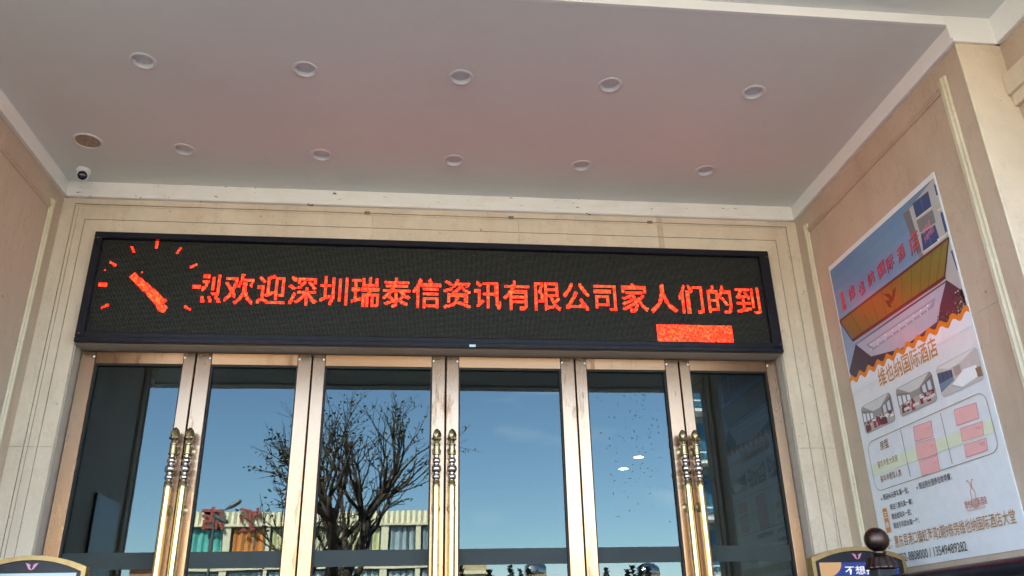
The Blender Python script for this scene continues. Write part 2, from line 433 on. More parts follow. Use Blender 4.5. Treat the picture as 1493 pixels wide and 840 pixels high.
# side walls with applied mouldings
RIB = [(0, 0), (.006, -.002), (.016, .004), (.018, .014), (.012, .0215), (.017, .027), (.026, .034), (.026, .046), (.017, .053), (.012, .0585), (.018, .066), (.016, .076), (.006, .082), (0, .08)]
def side_wall(X, n, y_near, lab):
    s = part('side_wall', MB().box(min(X, X-n*.26), max(X, X-n*.26), YE, YB+.03, FLOOR, ZF+.13), m_side)
    s['label'] = lab
    nv = (n, 0, 0)
    zt, yb, yf = 2.905+CZ, 5.35, 3.50
    w = .062/.08
    prof = [(u*.85, v*w) for u, v in RIB]
    for (y, s_) in ((yb, -1), (yf, 1)):
        MB_ = MB().extrude_profile(prof, (X, y, FLOOR+.3), (X, y, zt), nv, (0, s_, 0))
        part('panel_moulding', MB_, m_mould, s, smooth='auto')
    prof2 = [(u*.55, v*w*.8) for u, v in RIB]
    part('panel_moulding', MB().extrude_profile(prof2, (X, yb-.06, zt-.03), (X, yf+.06, zt-.03), nv, (0, 0, -1)), m_side, s, smooth='auto')
    # two courses of facing slabs inside and outside the panel, hair joints between them
    T = .0045
    zj = [FLOOR+.3, 1.55+CZ, zt-.1]
    yj = [yf+.066, 4.40, yb-.066]
    for i in range(2):
        for j in range(2):
            x0 = X + n*.0; x1 = X + n*(T+rs.uniform(0, .0008))
            part('wall_slab', MB().box(min(x0, x1), max(x0, x1), yj[i]+.0008, yj[i+1]-.0008, zj[j]+.0008, zj[j+1]-.0008), m_side, s)
    return s
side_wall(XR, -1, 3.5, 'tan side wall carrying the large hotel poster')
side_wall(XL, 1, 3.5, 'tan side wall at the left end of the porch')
# end faces and outer piers
def pier(xa, xb, xo, s_):
    # short return wall: its end face looks outwards
    part('end_face', MB().box(min(xa, xb)+(.001 if s_ > 0 else 0), max(xa, xb), YE-.012, YE-.0005, FLOOR, ZF+.0), m_pier)
    part('edge_bead', MB().lathe([(.006, FLOOR), (.006, ZF)], (xa-s_*.001, YE-.006, 0), n=8), m_mould, smooth='auto')
    part('outer_pier', MB().box(min(xb, xo), max(xb, xo), 2.5, YE+.2, 0.004, ZC2+.24), m_side)
    X = xb
    for (z, d, hh) in ((2.80+CZ, .05, .13), (2.70+CZ, .028, .10)):
        a, b_ = sorted((X, X-s_*d))
        part('pier_moulding', MB().box(a, b_, 2.5, YE-.013, z-hh+.001, z, .004), m_pier)
pier(XR, 3.19, 4.2, 1)
pier(XL, -2.83, -3.84, -1)
# front walls, canopy slab and upper storeys (they shade the porch)
part('front_wall', MB().box(4.2, 16, 2.6, 3.3, 0.004, 6.2), m_pier)
part('front_wall', MB().box(-16, -3.84, 2.6, 3.3, 0.004, 6.2), m_pier)
part('canopy', MB().box(-4.6, 5.0, .5, 2.499, ZC2+.252, ZC2+.75), m_fascia)
part('canopy_edge', MB().box(-4.6, 5.0, .42, .60, ZC2-.02, ZC2+.76), m_fascia)
part('canopy_edge', MB().box(3.20, 5.0, .601, 2.499, ZC2, ZC2+.251), m_fascia)
part('canopy_edge', MB().box(-4.6, -2.84, .601, 2.499, ZC2, ZC2+.251), m_fascia)
part('upper_wall', MB().box(-16, 16, 2.62, 14, 6.2, 13.6), m_pier)
part('roof', MB().box(-16.4, 16.4, 2.2, 14.4, 13.6, 13.9), m_fascia)
# lobby behind the glass
m_lw = simple('lobby_wall', (.16, .13, .10), .5, 0, .2, 2)
m_lc = simple('lobby_ceiling', (.30, .29, .27), .6, 0, .1, 2)
part('lobby_wall', MB().box(-4.0, 4.4, 13, 13.2, FLOOR, 4.6).box(-4.2, -4.0, 5.76, 13.2, FLOOR, 4.6).box(4.4, 4.6, 5.76, 13.2, FLOOR, 4.6), m_lw)
part('lobby_ceiling', MB().box(-4.2, 4.6, 5.76, 13.2, 3.72, 4.6), m_lc)
part('lobby_floor', MB().box(-4.2, 4.6, 5.801, 13.2, FLOOR-.1, FLOOR-.001), m_lw)

# ------------------------------------------------------------------ glass doors
LEAVES = [(a+.0035, b-.0035, c, d) for a, b, c, d in [(-2.294, -1.5365, -2.196, -1.618), (-1.5335, -.7475, -1.431, -.845), (-.7445, .1855, -.657, .090),
          (.1895, 1.1185, .280, 1.016), (1.1215, 1.8965, 1.205, 1.795), (1.8995, 2.647, 1.978, 2.569)]]
dlab = ['leftmost glass door leaf, reflecting the dark left porch wall',
        'second glass door leaf from the left, reflecting the cream restaurant with curtained windows',
        'third glass door leaf from the left, reflecting the bare tree trunk',
        'fourth glass door leaf from the left, wide and reflecting clear sky only',
        'fifth glass door leaf from the left, its pane speckled with dark smears',
        'rightmost glass door leaf, reflecting the dark right porch wall and poster']
YF0, YF1 = 5.605, 5.675
ZT = ZD-.006
ZG = 1.815+CZ
ZBAND = (.478+CZ, .580+CZ)
def handle_meshes():
    D = {}
    b = MB(); b.smooth = 'auto'
    # z measured from the finial tip
    bud = [(.004, 0), (.012, -.006), (.020, -.018), (.026, -.034), (.028, -.048), (.024, -.060), (.032, -.066), (.030, -.074), (.017, -.084), (.013, -.098), (.016, -.104)]
    b.lathe(bud, n=24, mod=lambda a, z: 1+.13*math.cos(5*a+(0 if z > -.05 else math.pi)) if -.075 < z < -.01 else 1)
    D['finial'] = b.mesh('finial', m_old)
    b = MB(); b.smooth = 'auto'
    b.lathe([(.016, -.104), (.025, -.107), (.025, -.114), (.021, -.118), (.022, -.15), (.021, -.163), (.026, -.167), (.026, -.176), (.018, -.18)], n=20)
    D['collar'] = b.mesh('collar', m_old)
    for k, (zc, rr) in enumerate(((-.217, .0265), (-.272, .034), (-.325, .0275))):
        b = MB(); b.smooth = 'auto'
        pr = [(.014, zc+rr*1.05), (.019, zc+rr*.99), (.019, zc+rr*.86)]
        pr += [(rr*math.cos(t), zc+rr*.92*math.sin(t)) for t in [rad(a) for a in range(55, -56, -10)]]
        pr += [(.019, zc-rr*.86), (.014, zc-rr*.95)]
        b.lathe(pr, n=24); D['bead%d' % k] = b.mesh('bead', m_steel)
    b = MB(); b.smooth = 'auto'
    b.lathe([(.016, -.348), (.023, -.353), (.025, -.36), (.022, -.366), (.024, -.372), (.0265, -.379), (.0265, -.385), (.018, -.387)], n=20)
    D['base_collar'] = b.mesh('base_collar', m_old)
    b = MB(); b.smooth = 'auto'
    b.lathe([(.0235, -.387), (.0235, -1.62)], n=24); b.lathe([(.014, -.17), (.014, -.36)], n=14); D['rod'] = b.mesh('rod', m_brass)
    b = MB(); b.smooth = 'auto'
    b.lathe([(.031, .074), (.031, .068), (.024, .064), (.024, .060), (.015, .056), (.010, .05), (.010, .0)], axis='y', n=20)
    D['rosette'] = b.mesh('rosette', m_old)
    # open ring of the bracket
    b = MB(); b.smooth = 'auto'
    pts = [Vector((0, .036+.026*math.cos(t), .033*math.sin(t))) for t in [rad(a) for a in range(-100, 101, 20)]]
    b.tube(pts, [.005]*len(pts), 8); D['bracket'] = b.mesh('bracket', m_old)
    return D
HM = handle_meshes()
YH = 5.525
def add_handle(door, x):
    h = put('handle', HM['rod'], door, None, (x, YH, 1.352+CZ))
    for k in ('finial', 'collar', 'bead0', 'bead1', 'bead2', 'base_collar'):
        put(k.rstrip('012'), HM[k], h, None, (x, YH, 1.352+CZ))
    for z in (1.352-.141, 1.352-.52, 1.352-1.5):
        put('rosette', HM['rosette'], h, None, (x, YH+.0055, z+CZ)); 
        put('bracket', HM['bracket'], h, None, (x, YH+.012, z+CZ))
hx = [(-1.579,), (-1.4876,), (.129,), (.2318,), (1.845,), (1.9345,)]
for i, (x0, x1, g0, g1) in enumerate(LEAVES):
    d = thing('glass_door', dlab[i], 'door', ((x0+x1)/2, 5.64, FLOOR), 'glass doors of the entrance')
    z0 = FLOOR+.012
    MB().box(x0, g0, YF0, YF1, z0, ZT, .0025).build('stile', m_stile, d, uv=True)
    MB().box(g1, x1, YF0, YF1, z0, ZT, .0025).build('stile', m_stile, d, uv=True)
    MB().box(g0+.001, g1-.001, YF0+.004, YF1-.004, ZG, ZT-.002, .002).build('top_rail', m_rail, d, uv=True)
    MB().box(g0+.001, g1-.001, YF0+.004, YF1-.004, z0, z0+.28, .002).build('bottom_rail', m_rail, d, uv=True)
    b = MB()
    for xx0, xx1, zz0, zz1 in ((g0-.001, g0+.009, z0+.28, ZG), (g1-.009, g1+.001, z0+.28, ZG), (g0+.0095, g1-.0095, ZG-.009, ZG+.001), (g0+.0095, g1-.0095, z0+.279, z0+.289)):
        b.box(xx0, xx1, YF0+.018, YF1-.016, zz0, zz1)
    b.build('glazing_bead', m_gasket, d)
    pane = MB().box(g0+.004, g1-.004, GLASS_Y-.004, GLASS_Y+.004, z0+.275, ZG+.005).build('pane', m_glass, d)
    MB().box(g0+.0092, g1-.0092, GLASS_Y-.0056, GLASS_Y-.0046, ZBAND[0], ZBAND[1]).build('film_band', m_band, pane)
    for gx in (g0-.010, g1+.010):
        MB().lathe([(.0065, -.003), (.0075, 0)], (gx, YF0-.0002, ZG+.045), axis='y', n=12).build('glint_disc', m_white, d)  # white discs stand in for small bright glints beside the top rail
    MB().box(x1+.0005, x1+.0065, YF1-.02, YF1-.001, z0, ZT-.003).build('gap_backing', m_gasket, d)  # dark strip added behind the gap between leaves to stop light
    add_handle(d, hx[i][0])
    if i == 4:     # dark flecks stuck to this pane
        rs2 = random.Random(11); b = MB()
        for k in range(120):
            a = rs2.uniform(0, math.pi); L = rs2.uniform(.005, .014) * (1.4 if rs2.random() < .15 else 1); w = rs2.uniform(.0014, .0030)
            cx = rs2.triangular(g0+.02, g1-.02, g1-.2); cz = rs2.uniform(.72, 1.72)+CZ
            if cz < 1.0+CZ and rs2.random() < .6: continue
            ux, uz = math.cos(a), math.sin(a)
            b.add([(cx-ux*L, GLASS_Y-.0046, cz-uz*L), (cx+uz*w, GLASS_Y-.0046, cz-ux*w), (cx+ux*L, GLASS_Y-.0046, cz+uz*L), (cx-uz*w, GLASS_Y-.0046, cz+ux*w)], [(0, 1, 2, 3)])
        b.build('smear', m_smear, pane, kind='stuff')

# ------------------------------------------------------------------ LED sign
led = thing('led_sign', 'long black LED sign with red clock and scrolling Chinese text above the doors', 'LED sign', ((DX0+DX1)/2, 5.46, ZD))
bx0, bx1, bz0, bz1 = -2.289, 2.645, ZD+.002, 2.730+CZ
YP = 5.468                                   # face of the modules
YFR = 5.432                                  # front of the housing
PIT = .0092; NC, NR = 523, 77
lx0 = -2.240; lz1 = 2.690+CZ                  # top left corner of the dot field
MB().box(bx0+.02, bx1-.02, YP, YB+.0, bz0+.03, bz1-.02).build('panel', m_blackm, led)
def bar(x0, x1, z0, z1): return MB().box(x0, x1, YFR, YB+.02, z0, z1, .004).build('frame_bar', m_black, led)
bar(bx0, bx1, lz1-.008, bz1); 
bar(bx0, bx1, bz0, bz0+.036)
MB().box(bx0+.05, bx1-.05, YFR+.012, YP, bz0+.0365, lz1-NR*PIT-.002, .003).build('sill_bar', m_black, led)
bar(bx0, lx0+.004, bz0+.0365, lz1-.0085); bar(lx0+NC*PIT-.002, bx1, bz0+.0365, lz1-.0085)
for gx in (bx0+.025, bx1-.02):
    for gz in (bz0+.06, bz1-.05): MB().lathe([(.004, -.002), (.005, 0)], (gx, YFR-.0003, gz), axis='y', n=10).build('screw', m_steel, led)
p = onY(689, 508, YFR); MB().box(p.x-.022, p.x+.022, YFR-.0015, YFR-.0003, bz0+.004, bz0+.022).build('sticker', simple('blue_sticker', (.45, .62, .75), .4), led)
lit = np.zeros((NR, NC), bool)
def raster(v, f, thr=None):
    a = v[np.array([t for q in f for t in [(q[0], q[i], q[i+1]) for i in range(1, len(q)-1)]])]
    for t in a:
        x0, y0 = np.floor(t.min(0)).astype(int)-1; x1, y1 = np.ceil(t.max(0)).astype(int)+1
        x0, y0 = max(x0, 0), max(y0, 0); x1, y1 = min(x1, NC), min(y1, NR)
        if x1 <= x0 or y1 <= y0: continue
        gx, gy = np.meshgrid(np.arange(x0, x1)+.5, np.arange(y0, y1)+.5)
        e = []
        for i in range(3):
            p, q = t[i], t[(i+1) % 3]; e.append((q[0]-p[0])*(gy-p[1])-(q[1]-p[1])*(gx-p[0]))
        inside = ((e[0] >= 0) & (e[1] >= 0) & (e[2] >= 0)) | ((e[0] <= 0) & (e[1] <= 0) & (e[2] <= 0))
        lit[y0:y1, x0:x1] |= inside
MSG = '烈欢迎深圳瑞泰信资讯有限公司家人们的到'
step = (NC-2-94)/18.0
for i, ch in enumerate(MSG):
    v, f = text2d(ch, .008)
    mn, mx = v.min(0), v.max(0)
    v = v.copy(); sc = 24.4/(.93)
    v = (v-np.array([0, -.10]))*np.array([sc*.885, -sc]); cx0 = 94-step*.0+step*(i-1)
    v[:, 0] += cx0 - mn[0]*0; v[:, 1] += 52.0
    if i == 0:
        keep = lit.copy(); raster(v, f); lit[:, :78] = keep[:, :78]
    else: raster(v, f)
def strip(x0, y0, x1, y1, w0, w1):
    d = np.array([x1-x0, y1-y0], float); d /= np.hypot(*d); n = np.array([-d[1], d[0]])
    a, b = np.array([x0, y0], float), np.array([x1, y1], float)
    raster(np.array([a+n*w0, b+n*w1, b-n*w1, a-n*w0]), [(0, 1, 2, 3)])
for hh in (0, 1, 2, 3, 4, 8, 9, 10, 11):
    a = rad(hh*30); dx, dy = math.sin(a), -math.cos(a); w = 1.3 if hh % 3 == 0 else .75
    strip(40+dx*31.3, 38.5+dy*31.8, 40+dx*37, 38.5+dy*37.6, w, w)
strip(25.5, 30, 40, 42.5, 2.5, 3.1); strip(40, 42.5, 51, 53.5, 3.1, 4.0); strip(49, 55, 54, 58, 2.8, 2.8)
lit[26, 5] = True; lit[27, 32] = True; lit[53, 51:54] = False
c0 = int((1.721-lx0)/PIT); c1 = int((2.29-lx0)/PIT); r0_ = int((lz1-CZ-2.114)/PIT)
lit[r0_:NR-1, c0:c1] = True
rs3 = random.Random(5)
for k in range(13): lit[rs3.randrange(r0_, NR), rs3.randrange(c0, c1)] = False
def dots(mask, size, name, m, y, ragged=0):
    rr, cc = np.nonzero(mask); n = len(rr)
    x = lx0+(cc+.5)*PIT; z = lz1-(rr+.5)*PIT; h = size/2
    ang = [22.5+45*k for k in range(8)] if size < .006 else [0, 60, 120, 180, 240, 300]
    ring = [(h*math.cos(rad(a)), h*math.sin(rad(a))) for a in ang]; k = len(ring)
    v = np.zeros((n, k, 3)); 
    for i, (dx, dz) in enumerate(ring): v[:, i, 0] = x+dx; v[:, i, 1] = y; v[:, i, 2] = z+dz
    me = bpy.data.meshes.new(name); me.vertices.add(n*k); me.vertices.foreach_set('co', v.ravel())
    me.loops.add(n*k); me.loops.foreach_set('vertex_index', np.arange(n*k, dtype=np.int32))
    me.polygons.add(n); me.polygons.foreach_set('loop_start', np.arange(0, n*k, k, dtype=np.int32)); me.polygons.foreach_set('loop_total', np.full(n, k, dtype=np.int32))
    me.update(calc_edges=True); me.materials.append(m)
    return put(name, me, led, 'stuff')
m_dot = simple('unlit_led', (.10, .103, .088), .4, 0, .45, 45); m_dot.node_tree.nodes['Principled BSDF'].inputs['Specular IOR Level'].default_value = .15
def lit_mat():
    m, nt, b = mat('lit_red_led'); b.inputs['Base Color'].default_value = (.1, .01, .01, 1)
    f = noise(nt, 9, 4, .7); g_ = N(nt, 'TexWhiteNoise'); mp = N(nt, 'VectorMath', operation='SNAP'); mp.inputs[1].default_value = (PIT, 1, PIT)
    nt.links.new(N(nt, 'NewGeometry').outputs['Position'], mp.inputs[0]); nt.links.new(mp.outputs[0], g_.inputs[0])
    c = ramp(nt, g_.outputs[0], (.0, (1, .003, .0004)), (.5, (1, .010, .0014)), (1, (1, .040, .010)))
    patch = ramp(nt, noise(nt, 40, 3, .6), (.35, (.62,)*3), (.65, (1.25,)*3))
    nt.links.new(mix(nt, 1.0, c, patch, 'MULTIPLY'), b.inputs['Emission Color']); b.inputs['Emission Strength'].default_value = LED_ST
    return m
LED_ST = 1.08
dots(~lit, .0050, 'unlit_dots', m_dot, YP-.0006)
dots(lit, .0080, 'lit_dots', lit_mat(), YP-.0008)
b = MB()      # rain visors above every row of diodes
for rr in range(NR):
    z = lz1-rr*PIT-.0003
    b.add([(lx0, YP, z), (lx0+NC*PIT, YP, z), (lx0+NC*PIT, YP-.0027, z), (lx0, YP-.0027, z), (lx0, YP, z+.0005), (lx0+NC*PIT, YP, z+.0005), (lx0+NC*PIT, YP-.0027, z+.0005), (lx0, YP-.0027, z+.0005)],
          [(0, 1, 2, 3), (4, 7, 6, 5), (3, 2, 6, 7)])
b.build('visors', m_blackm, led, kind='stuff')

# ------------------------------------------------------------------ ceiling fittings
tr = MB(); tr.smooth = 'auto'
tr.lathe([(.0605, .0004), (.076, -.0002), (.0765, -.003), (.073, -.0050), (.066, -.0058), (.060, -.0058), (.057, -.003), (.056, .004), (.054, .018), (.050, .026)], n=36, caps=False)
TRIM = tr.mesh('trim_ring', m_trim)
ln = MB(); ln.smooth = True
ln.lathe([(.0535, .019), (.042, .0165), (.028, .015), (.012, .0142), (.0005, .014)], n=36, caps=False); LENS = ln.mesh('lens', m_lens)
posn = ['leftmost', 'second from the left', 'middle', 'fourth from the left', 'rightmost']
for j, yy in enumerate((4.0485, 4.9793)):
    for i in range(5):
        loc = (-1.6312+.9191*i, yy, ZC-.001)
        t = thing('recessed_downlight', f"white round downlight, {posn[i]} of the ceiling row {'nearer the viewer' if j == 0 else 'nearer the LED sign'}", 'downlight', loc, 'ceiling downlights')
        put('trim_ring', TRIM, t, None, loc); put('lens', LENS, t, None, loc)
# stained round grille
loc = (-2.235, 4.918, ZC-.001)
t = thing('ceiling_speaker', 'round ceiling speaker with rusty brown stained grille near the camera', 'speaker', loc)
b = MB(); b.smooth = 'auto'; b.lathe([(.078, -.0004), (.094, -.0004), (.095, -.004), (.090, -.009), (.082, -.009), (.078, -.004)], n=40, caps=False); b.build('trim_ring', m_trim, t, loc=loc)
def rust():
    m, nt, b = mat('rusty_grille'); f = noise(nt, 45, 5, .7); v = N(nt, 'TexVoronoi'); v.inputs['Scale'].default_value = 260
    nt.links.new(N(nt, 'NewGeometry').outputs['Position'], v.inputs['Vector'])
    c = ramp(nt, f, (.3, (.24, .16, .10)), (.5, (.40, .31, .22)), (.72, (.50, .43, .34)))
    nt.links.new(mix(nt, 1.0, c, ramp(nt, v.outputs['Distance'], (.15, (.45,)*3), (.4, (1,)*3)), 'MULTIPLY'), b.inputs['Base Color']); b.inputs['Roughness'].default_value = .7; return m
b = MB(); b.smooth = 'auto'; b.lathe([(.079, -.004), (.06, -.0055), (.02, -.0065), (.0005, -.0066)], n=40, caps=False); b.build('grille', rust(), t, loc=loc)
# dome camera on the ceiling
loc = (-2.395, 5.30, ZC-.0005)
t = thing('security_camera', 'small white dome security camera in the left rear ceiling corner', 'security camera', loc)
b = MB(); b.smooth = 'auto'; b.lathe([(.047, 0), (.047, -.018), (.044, -.026), (.030, -.030)], n=28); b.build('base', m_white, t, loc=loc)
b = MB(); b.smooth = 'auto'; b.lathe([(.001, .0)]+[(.040*math.sin(rad(a)), -.048+.040*math.cos(rad(a))) for a in range(25, 180, 12)]+[(.001, -.088)], n=28); b.build('ball', m_white, t, loc=loc)
dv = (Vector((0, 0, CZ))-Vector((loc[0], loc[1], loc[2]-.048))); dv.z *= .75; dv.normalize()
b = MB(); b.smooth = 'auto'; b.lathe([(.032, .026), (.031, .032), (.024, .037), (.012, .0405), (.001, .041)], n=24)
e = b.build('lens', m_dark_lens, t, loc=(loc[0], loc[1], loc[2]-.048)); e.rotation_euler = dv.to_track_quat('Z', 'Y').to_euler()

# ------------------------------------------------------------------ printed pieces
class Print:
    """flat print on a plane: (u, w) in metres, u to the reader's right, w up"""
    def __init__(s, o, U, Nn, base=.0): s.o, s.U, s.N, s.k, s.mb = Vector(o), Vector(U), Vector(Nn), 0, MB(); s.base = base
    def P(s, u, w): return s.o+s.U*u+Vector((0, 0, w))+s.N*(s.base+.00003*s.k)
    clip = None
    def poly(s, pts, col, layer=True):
        if s.clip: pts = [(min(max(u, s.clip[0]), s.clip[1]), w) for u, w in pts]
        if layer: s.k += 1
        s.mb.col = srgb(*col); s.mb.add([s.P(*p) for p in pts], [tuple(range(len(pts)))])
    def tri(s, v2, f, col):
        s.k += 1; s.mb.col = srgb(*col); s.mb.add([s.P(*p) for p in v2], f)
    def text(s, st, u0, u1, w0, col, bold=.0, h=None, italic=0):
        v, f = text2d(st, bold); v = v.copy(); mn, mx = v.min(0), v.max(0)
        sx = (u1-u0)/(mx[0]-mn[0]); sy_ = sx if h is None else h/(mx[1]-mn[1])
        base = mn[1] if h else -.08
        q = np.stack([(v[:, 0]-mn[0])*sx+u0, (v[:, 1]-base)*sy_+w0], 1)
        if italic: q[:, 1] += (q[:, 0]-u0)*italic
        s.tri(q, f, col)
    def line(s, pts, wd, col, closed=False):
        if s.clip: pts = [(min(max(u, s.clip[0]), s.clip[1]), w) for u, w in pts]
        s.k += 1; s.mb.col = srgb(*col); n = len(pts)
        for i in range(n if closed else n-1):
            a, b = np.array(pts[i], float), np.array(pts[(i+1) % n], float); d = b-a; L = np.hypot(*d)
            if L < 1e-6: continue
            d /= L; nn = np.array([-d[1], d[0]])*wd/2
            s.mb.add([s.P(*p) for p in (a-nn, b-nn, b+nn, a+nn)], [(0, 1, 2, 3)])
    def rrect(s, u0, u1, w0, w1, r, n=6):
        pts = []
        for cx, cz, a0 in ((u1-r, w1-r, 0), (u0+r, w1-r, 90), (u0+r, w0+r, 180), (u1-r, w0+r, 270)):
            pts += [(cx+r*math.cos(rad(a0+90*i/n)), cz+r*math.sin(rad(a0+90*i/n))) for i in range(n+1)]
        return pts

PYL = 5.10                             # left edge of the poster on the right wall
pw, pz0, pz1 = PYL-3.785, .365+CZ, 2.445+CZ
XP = XR-.0053
post = thing('wall_poster', 'tall glossy hotel poster with building photo and room table on the right wall', 'poster', (XP, PYL-pw/2, pz0))
BT = .006
b = MB(); b.col = (.74, .75, .76); b.box(XP-BT, XP, PYL-pw, PYL, pz0, pz1, .0008); b.build('board', m_paper, post)
pr = Print((XP-BT, PYL, 0), (0, -1, 0), (-1, 0, 0))
def q(x, y):
    p = onX(x, y, XP-BT); return (PYL-p.y, p.z)
def qa(x, y): return q(1200+x/2.627, 240+y/2.627)      # reads off the upper enlargement
def qb(x, y): return q(1240+x/2.47, 480+y/2.47)        # reads off the lower one
Wd = pw
pr.clip = (.012, pw-.012)
zt_photo = pz1-.035
# --- photo of the hotel front (upper part)
wl = qa(105, 830)[1]; wr = qa(575, 545)[1]; wave_z = (wl+wr)/2
# sky in bands
nb = 10
zs = [wave_z-.05+(zt_photo-wave_z+.05)*i/nb for i in range(nb+1)]; pr.k += 1
for i in range(nb):
    t_ = i/nb; pr.mb.col = srgb(int(150-62*t_), int(172-42*t_), int(200-30*t_))
    pr.mb.add([pr.P(.012, zs[i]), pr.P(Wd-.012, zs[i]), pr.P(Wd-.012, zs[i+1]), pr.P(.012, zs[i+1])], [(0, 1, 2, 3)])
e0 = Wd-.012
# grey tower block at the right
pr.poly([qa(305, 190), (e0, zt_photo), (e0, wave_z-.04), qa(480, 560), qa(362, 345)], (128, 128, 132))
pr.poly([qa(330, 172), (e0, zt_photo), (e0, wave_z-.04), qa(500, 520), qa(375, 330)], (178, 178, 176))
pr.poly([qa(305, 190), qa(330, 172), qa(378, 330), qa(362, 345)], (104, 106, 112))
for quad in (((343, 152), (403, 103), (416, 163), (358, 208)), ((425, 80), (446, 62), (457, 105), (436, 124)), ((450, 190), (472, 168), (492, 245), (470, 268)), ((490, 335), (508, 318), (533, 395), (515, 410)), ((375, 268), (430, 232), (448, 290), (385, 335))):
    pr.poly([qa(*p_) for p_ in quad], (36, 66, 118))
    a, b_, c_, d_ = [qa(*p_) for p_ in quad]
    pr.line([((a[0]+b_[0])/2, (a[1]+b_[1])/2), ((c_[0]+d_[0])/2, (c_[1]+d_[1])/2)], .006, (70, 104, 150)); pr.line([a, b_], .006, (60, 66, 80)); pr.line([d_, c_], .010, (205, 205, 200))
pr.poly([qa(358, 215), qa(420, 172), qa(432, 222), qa(372, 262)], (118, 118, 120))
for yy in (60, 250, 420): pr.line([qa(438, 140+yy*.6), qa(470, 120+yy*.6)], .012, (212, 210, 204))
# canopy: gold band between dark red edges, pale underside
pr.poly([qa(90, 800), qa(125, 690), qa(470, 440), qa(560, 470), qa(575, 600), qa(300, 770), qa(130, 840)], (58, 52, 70))
pr.poly([qa(128, 690), qa(470, 452), qa(448, 545), qa(440, 600), qa(300, 705), qa(185, 735)], (178, 180, 196))
pr.poly([qa(165, 690), qa(432, 508), qa(425, 545), qa(190, 712)], (150, 152, 172))
pr.poly([qa(175, 690), qa(420, 525), qa(405, 548), qa(195, 700)], (190, 192, 206))
for i in range(9):
    t_ = i/8
    for o_ in (0, 18): 
        u_, w_ = qa(185+t_*215, 690-t_*150+o_); pr.poly([(u_-.004, w_-.004), (u_+.004, w_-.004), (u_+.004, w_+.004), (u_-.004, w_+.004)], (250, 250, 245), layer=(i == 0 and o_ == 0))
pr.poly([qa(66, 598), qa(497, 270), qa(466, 430), qa(118, 670)], (128, 112, 48))
pr.poly([qa(66, 598), qa(300, 420), qa(300, 545), qa(118, 670)], (140, 104, 50))
for i in range(12):
    t_ = i/11; a = (66+t_*431, 598-t_*328); b_ = (118+t_*348, 670-t_*240)
    pr.line([qa(*a), qa(*b_)], .004, (84, 70, 34))
pr.line([qa(64, 600), qa(498, 268)], .016, (96, 40, 40)); pr.line([qa(114, 674), qa(470, 430)], .020, (98, 42, 42)); pr.line([qa(118, 684), qa(472, 442)], .008, (190, 176, 176))
pr.line([qa(497, 268), qa(466, 430)], .012, (74, 44, 40)); pr.line([qa(64, 600), qa(114, 674)], .012, (74, 44, 40))
vb = [(230, 495), (252, 512), (262, 535), (275, 505), (280, 468), (270, 480), (264, 508), (256, 495)]
pr.poly([qa(*p_) for p_ in vb], (86, 52, 30)); pr.poly([qa(238, 520), qa(255, 520), qa(264, 548), qa(252, 545)], (86, 52, 30))
# roof lettering, climbing with the canopy
for ch, (x, y) in zip('维也纳国际酒店', ((115, 505), (152, 487), (188, 450), (228, 418), (262, 392), (303, 355), (355, 318))):
    u_, w_ = qa(x, y); sz = .082+.0 if ch != '店' else .105
    pr.text(ch, u_-sz/2, u_+sz/2, w_-sz*.35, (74, 44, 60), .006, sz*1.1, .25); pr.text(ch, u_-sz/2-.004, u_+sz/2-.004, w_-sz*.35+.004, (206, 62, 84), .006, sz*1.1, .25)
u_, w_ = qa(77, 520)
for k in range(3): pr.poly([(u_+math.cos(a)*.026*(1-.1*k), w_-.05+k*.045+math.sin(a)*.026) for a in [rad(x) for x in range(0, 360, 40)]], (206, 62, 84))
for w2, st in ((0, '双月湾'), (-.05, '沙滩海景店')):
    u_, w_ = qa(388, 285); pr.text(st, u_, u_+(.105 if w2 else .085), w_+w2+.02, (232, 130, 160), .004, .04, .28)
# shrub beside the canopy
rs4 = random.Random(2); pr.k += 1
for k in range(170):
    u_, w_ = qa(rs4.triangular(495, 565, 540), rs4.uniform(475, 585)); s_ = rs4.uniform(.003, .009); c_ = rs4.choice(((58, 74, 52), (84, 100, 70), (120, 128, 100), (190, 190, 172), (40, 48, 40)))
    u_ = min(u_, Wd-.02)
    pr.poly([(u_-s_, w_), (u_, w_-s_), (u_+s_, w_), (u_, w_+s_)], c_, layer=False)
for k in range(60):
    u_, w_ = qa(rs4.uniform(440, 500), rs4.uniform(560, 615)); s_ = rs4.uniform(.003, .008); c_ = rs4.choice(((48, 52, 46), (74, 84, 66), (120, 124, 110)))
    pr.poly([(u_-s_, w_), (u_, w_-s_), (u_+s_, w_), (u_, w_+s_)], c_, layer=False)
pr.k += 1
# --- white lower part with the orange wave
wave = [(u_, wave_z+.0155*math.sin(2*math.pi*u_/(Wd/11.5))) for u_ in [Wd*i/138 for i in range(139)]]
wave = [(min(max(u_, .0008), Wd-.0008), w_) for u_, w_ in wave]
pr.k += 1; pr.mb.col = srgb(226, 230, 236)
for (a, b_) in zip(wave[:-1], wave[1:]): pr.mb.add([pr.P(a[0], wave_z-.09), pr.P(b_[0], wave_z-.09), pr.P(*b_), pr.P(*a)], [(0, 1, 2, 3)])
pr.k += 1; pr.mb.col = srgb(222, 132, 34)
for (a, b_) in zip(wave[:-1], wave[1:]): pr.mb.add([pr.P(a[0], a[1]-.017), pr.P(b_[0], b_[1]-.017), pr.P(b_[0], b_[1]+.017), pr.P(a[0], a[1]+.017)], [(0, 1, 2, 3)])
GOLD = (196, 132, 52); BRN = (150, 98, 60); INK = (46, 44, 46)
a = qb(108, 208); c_ = qb(322, 104); pr.text('维也纳国际酒店', a[0], c_[0], (a[1]+c_[1])/2+.005, GOLD, .012, .118)
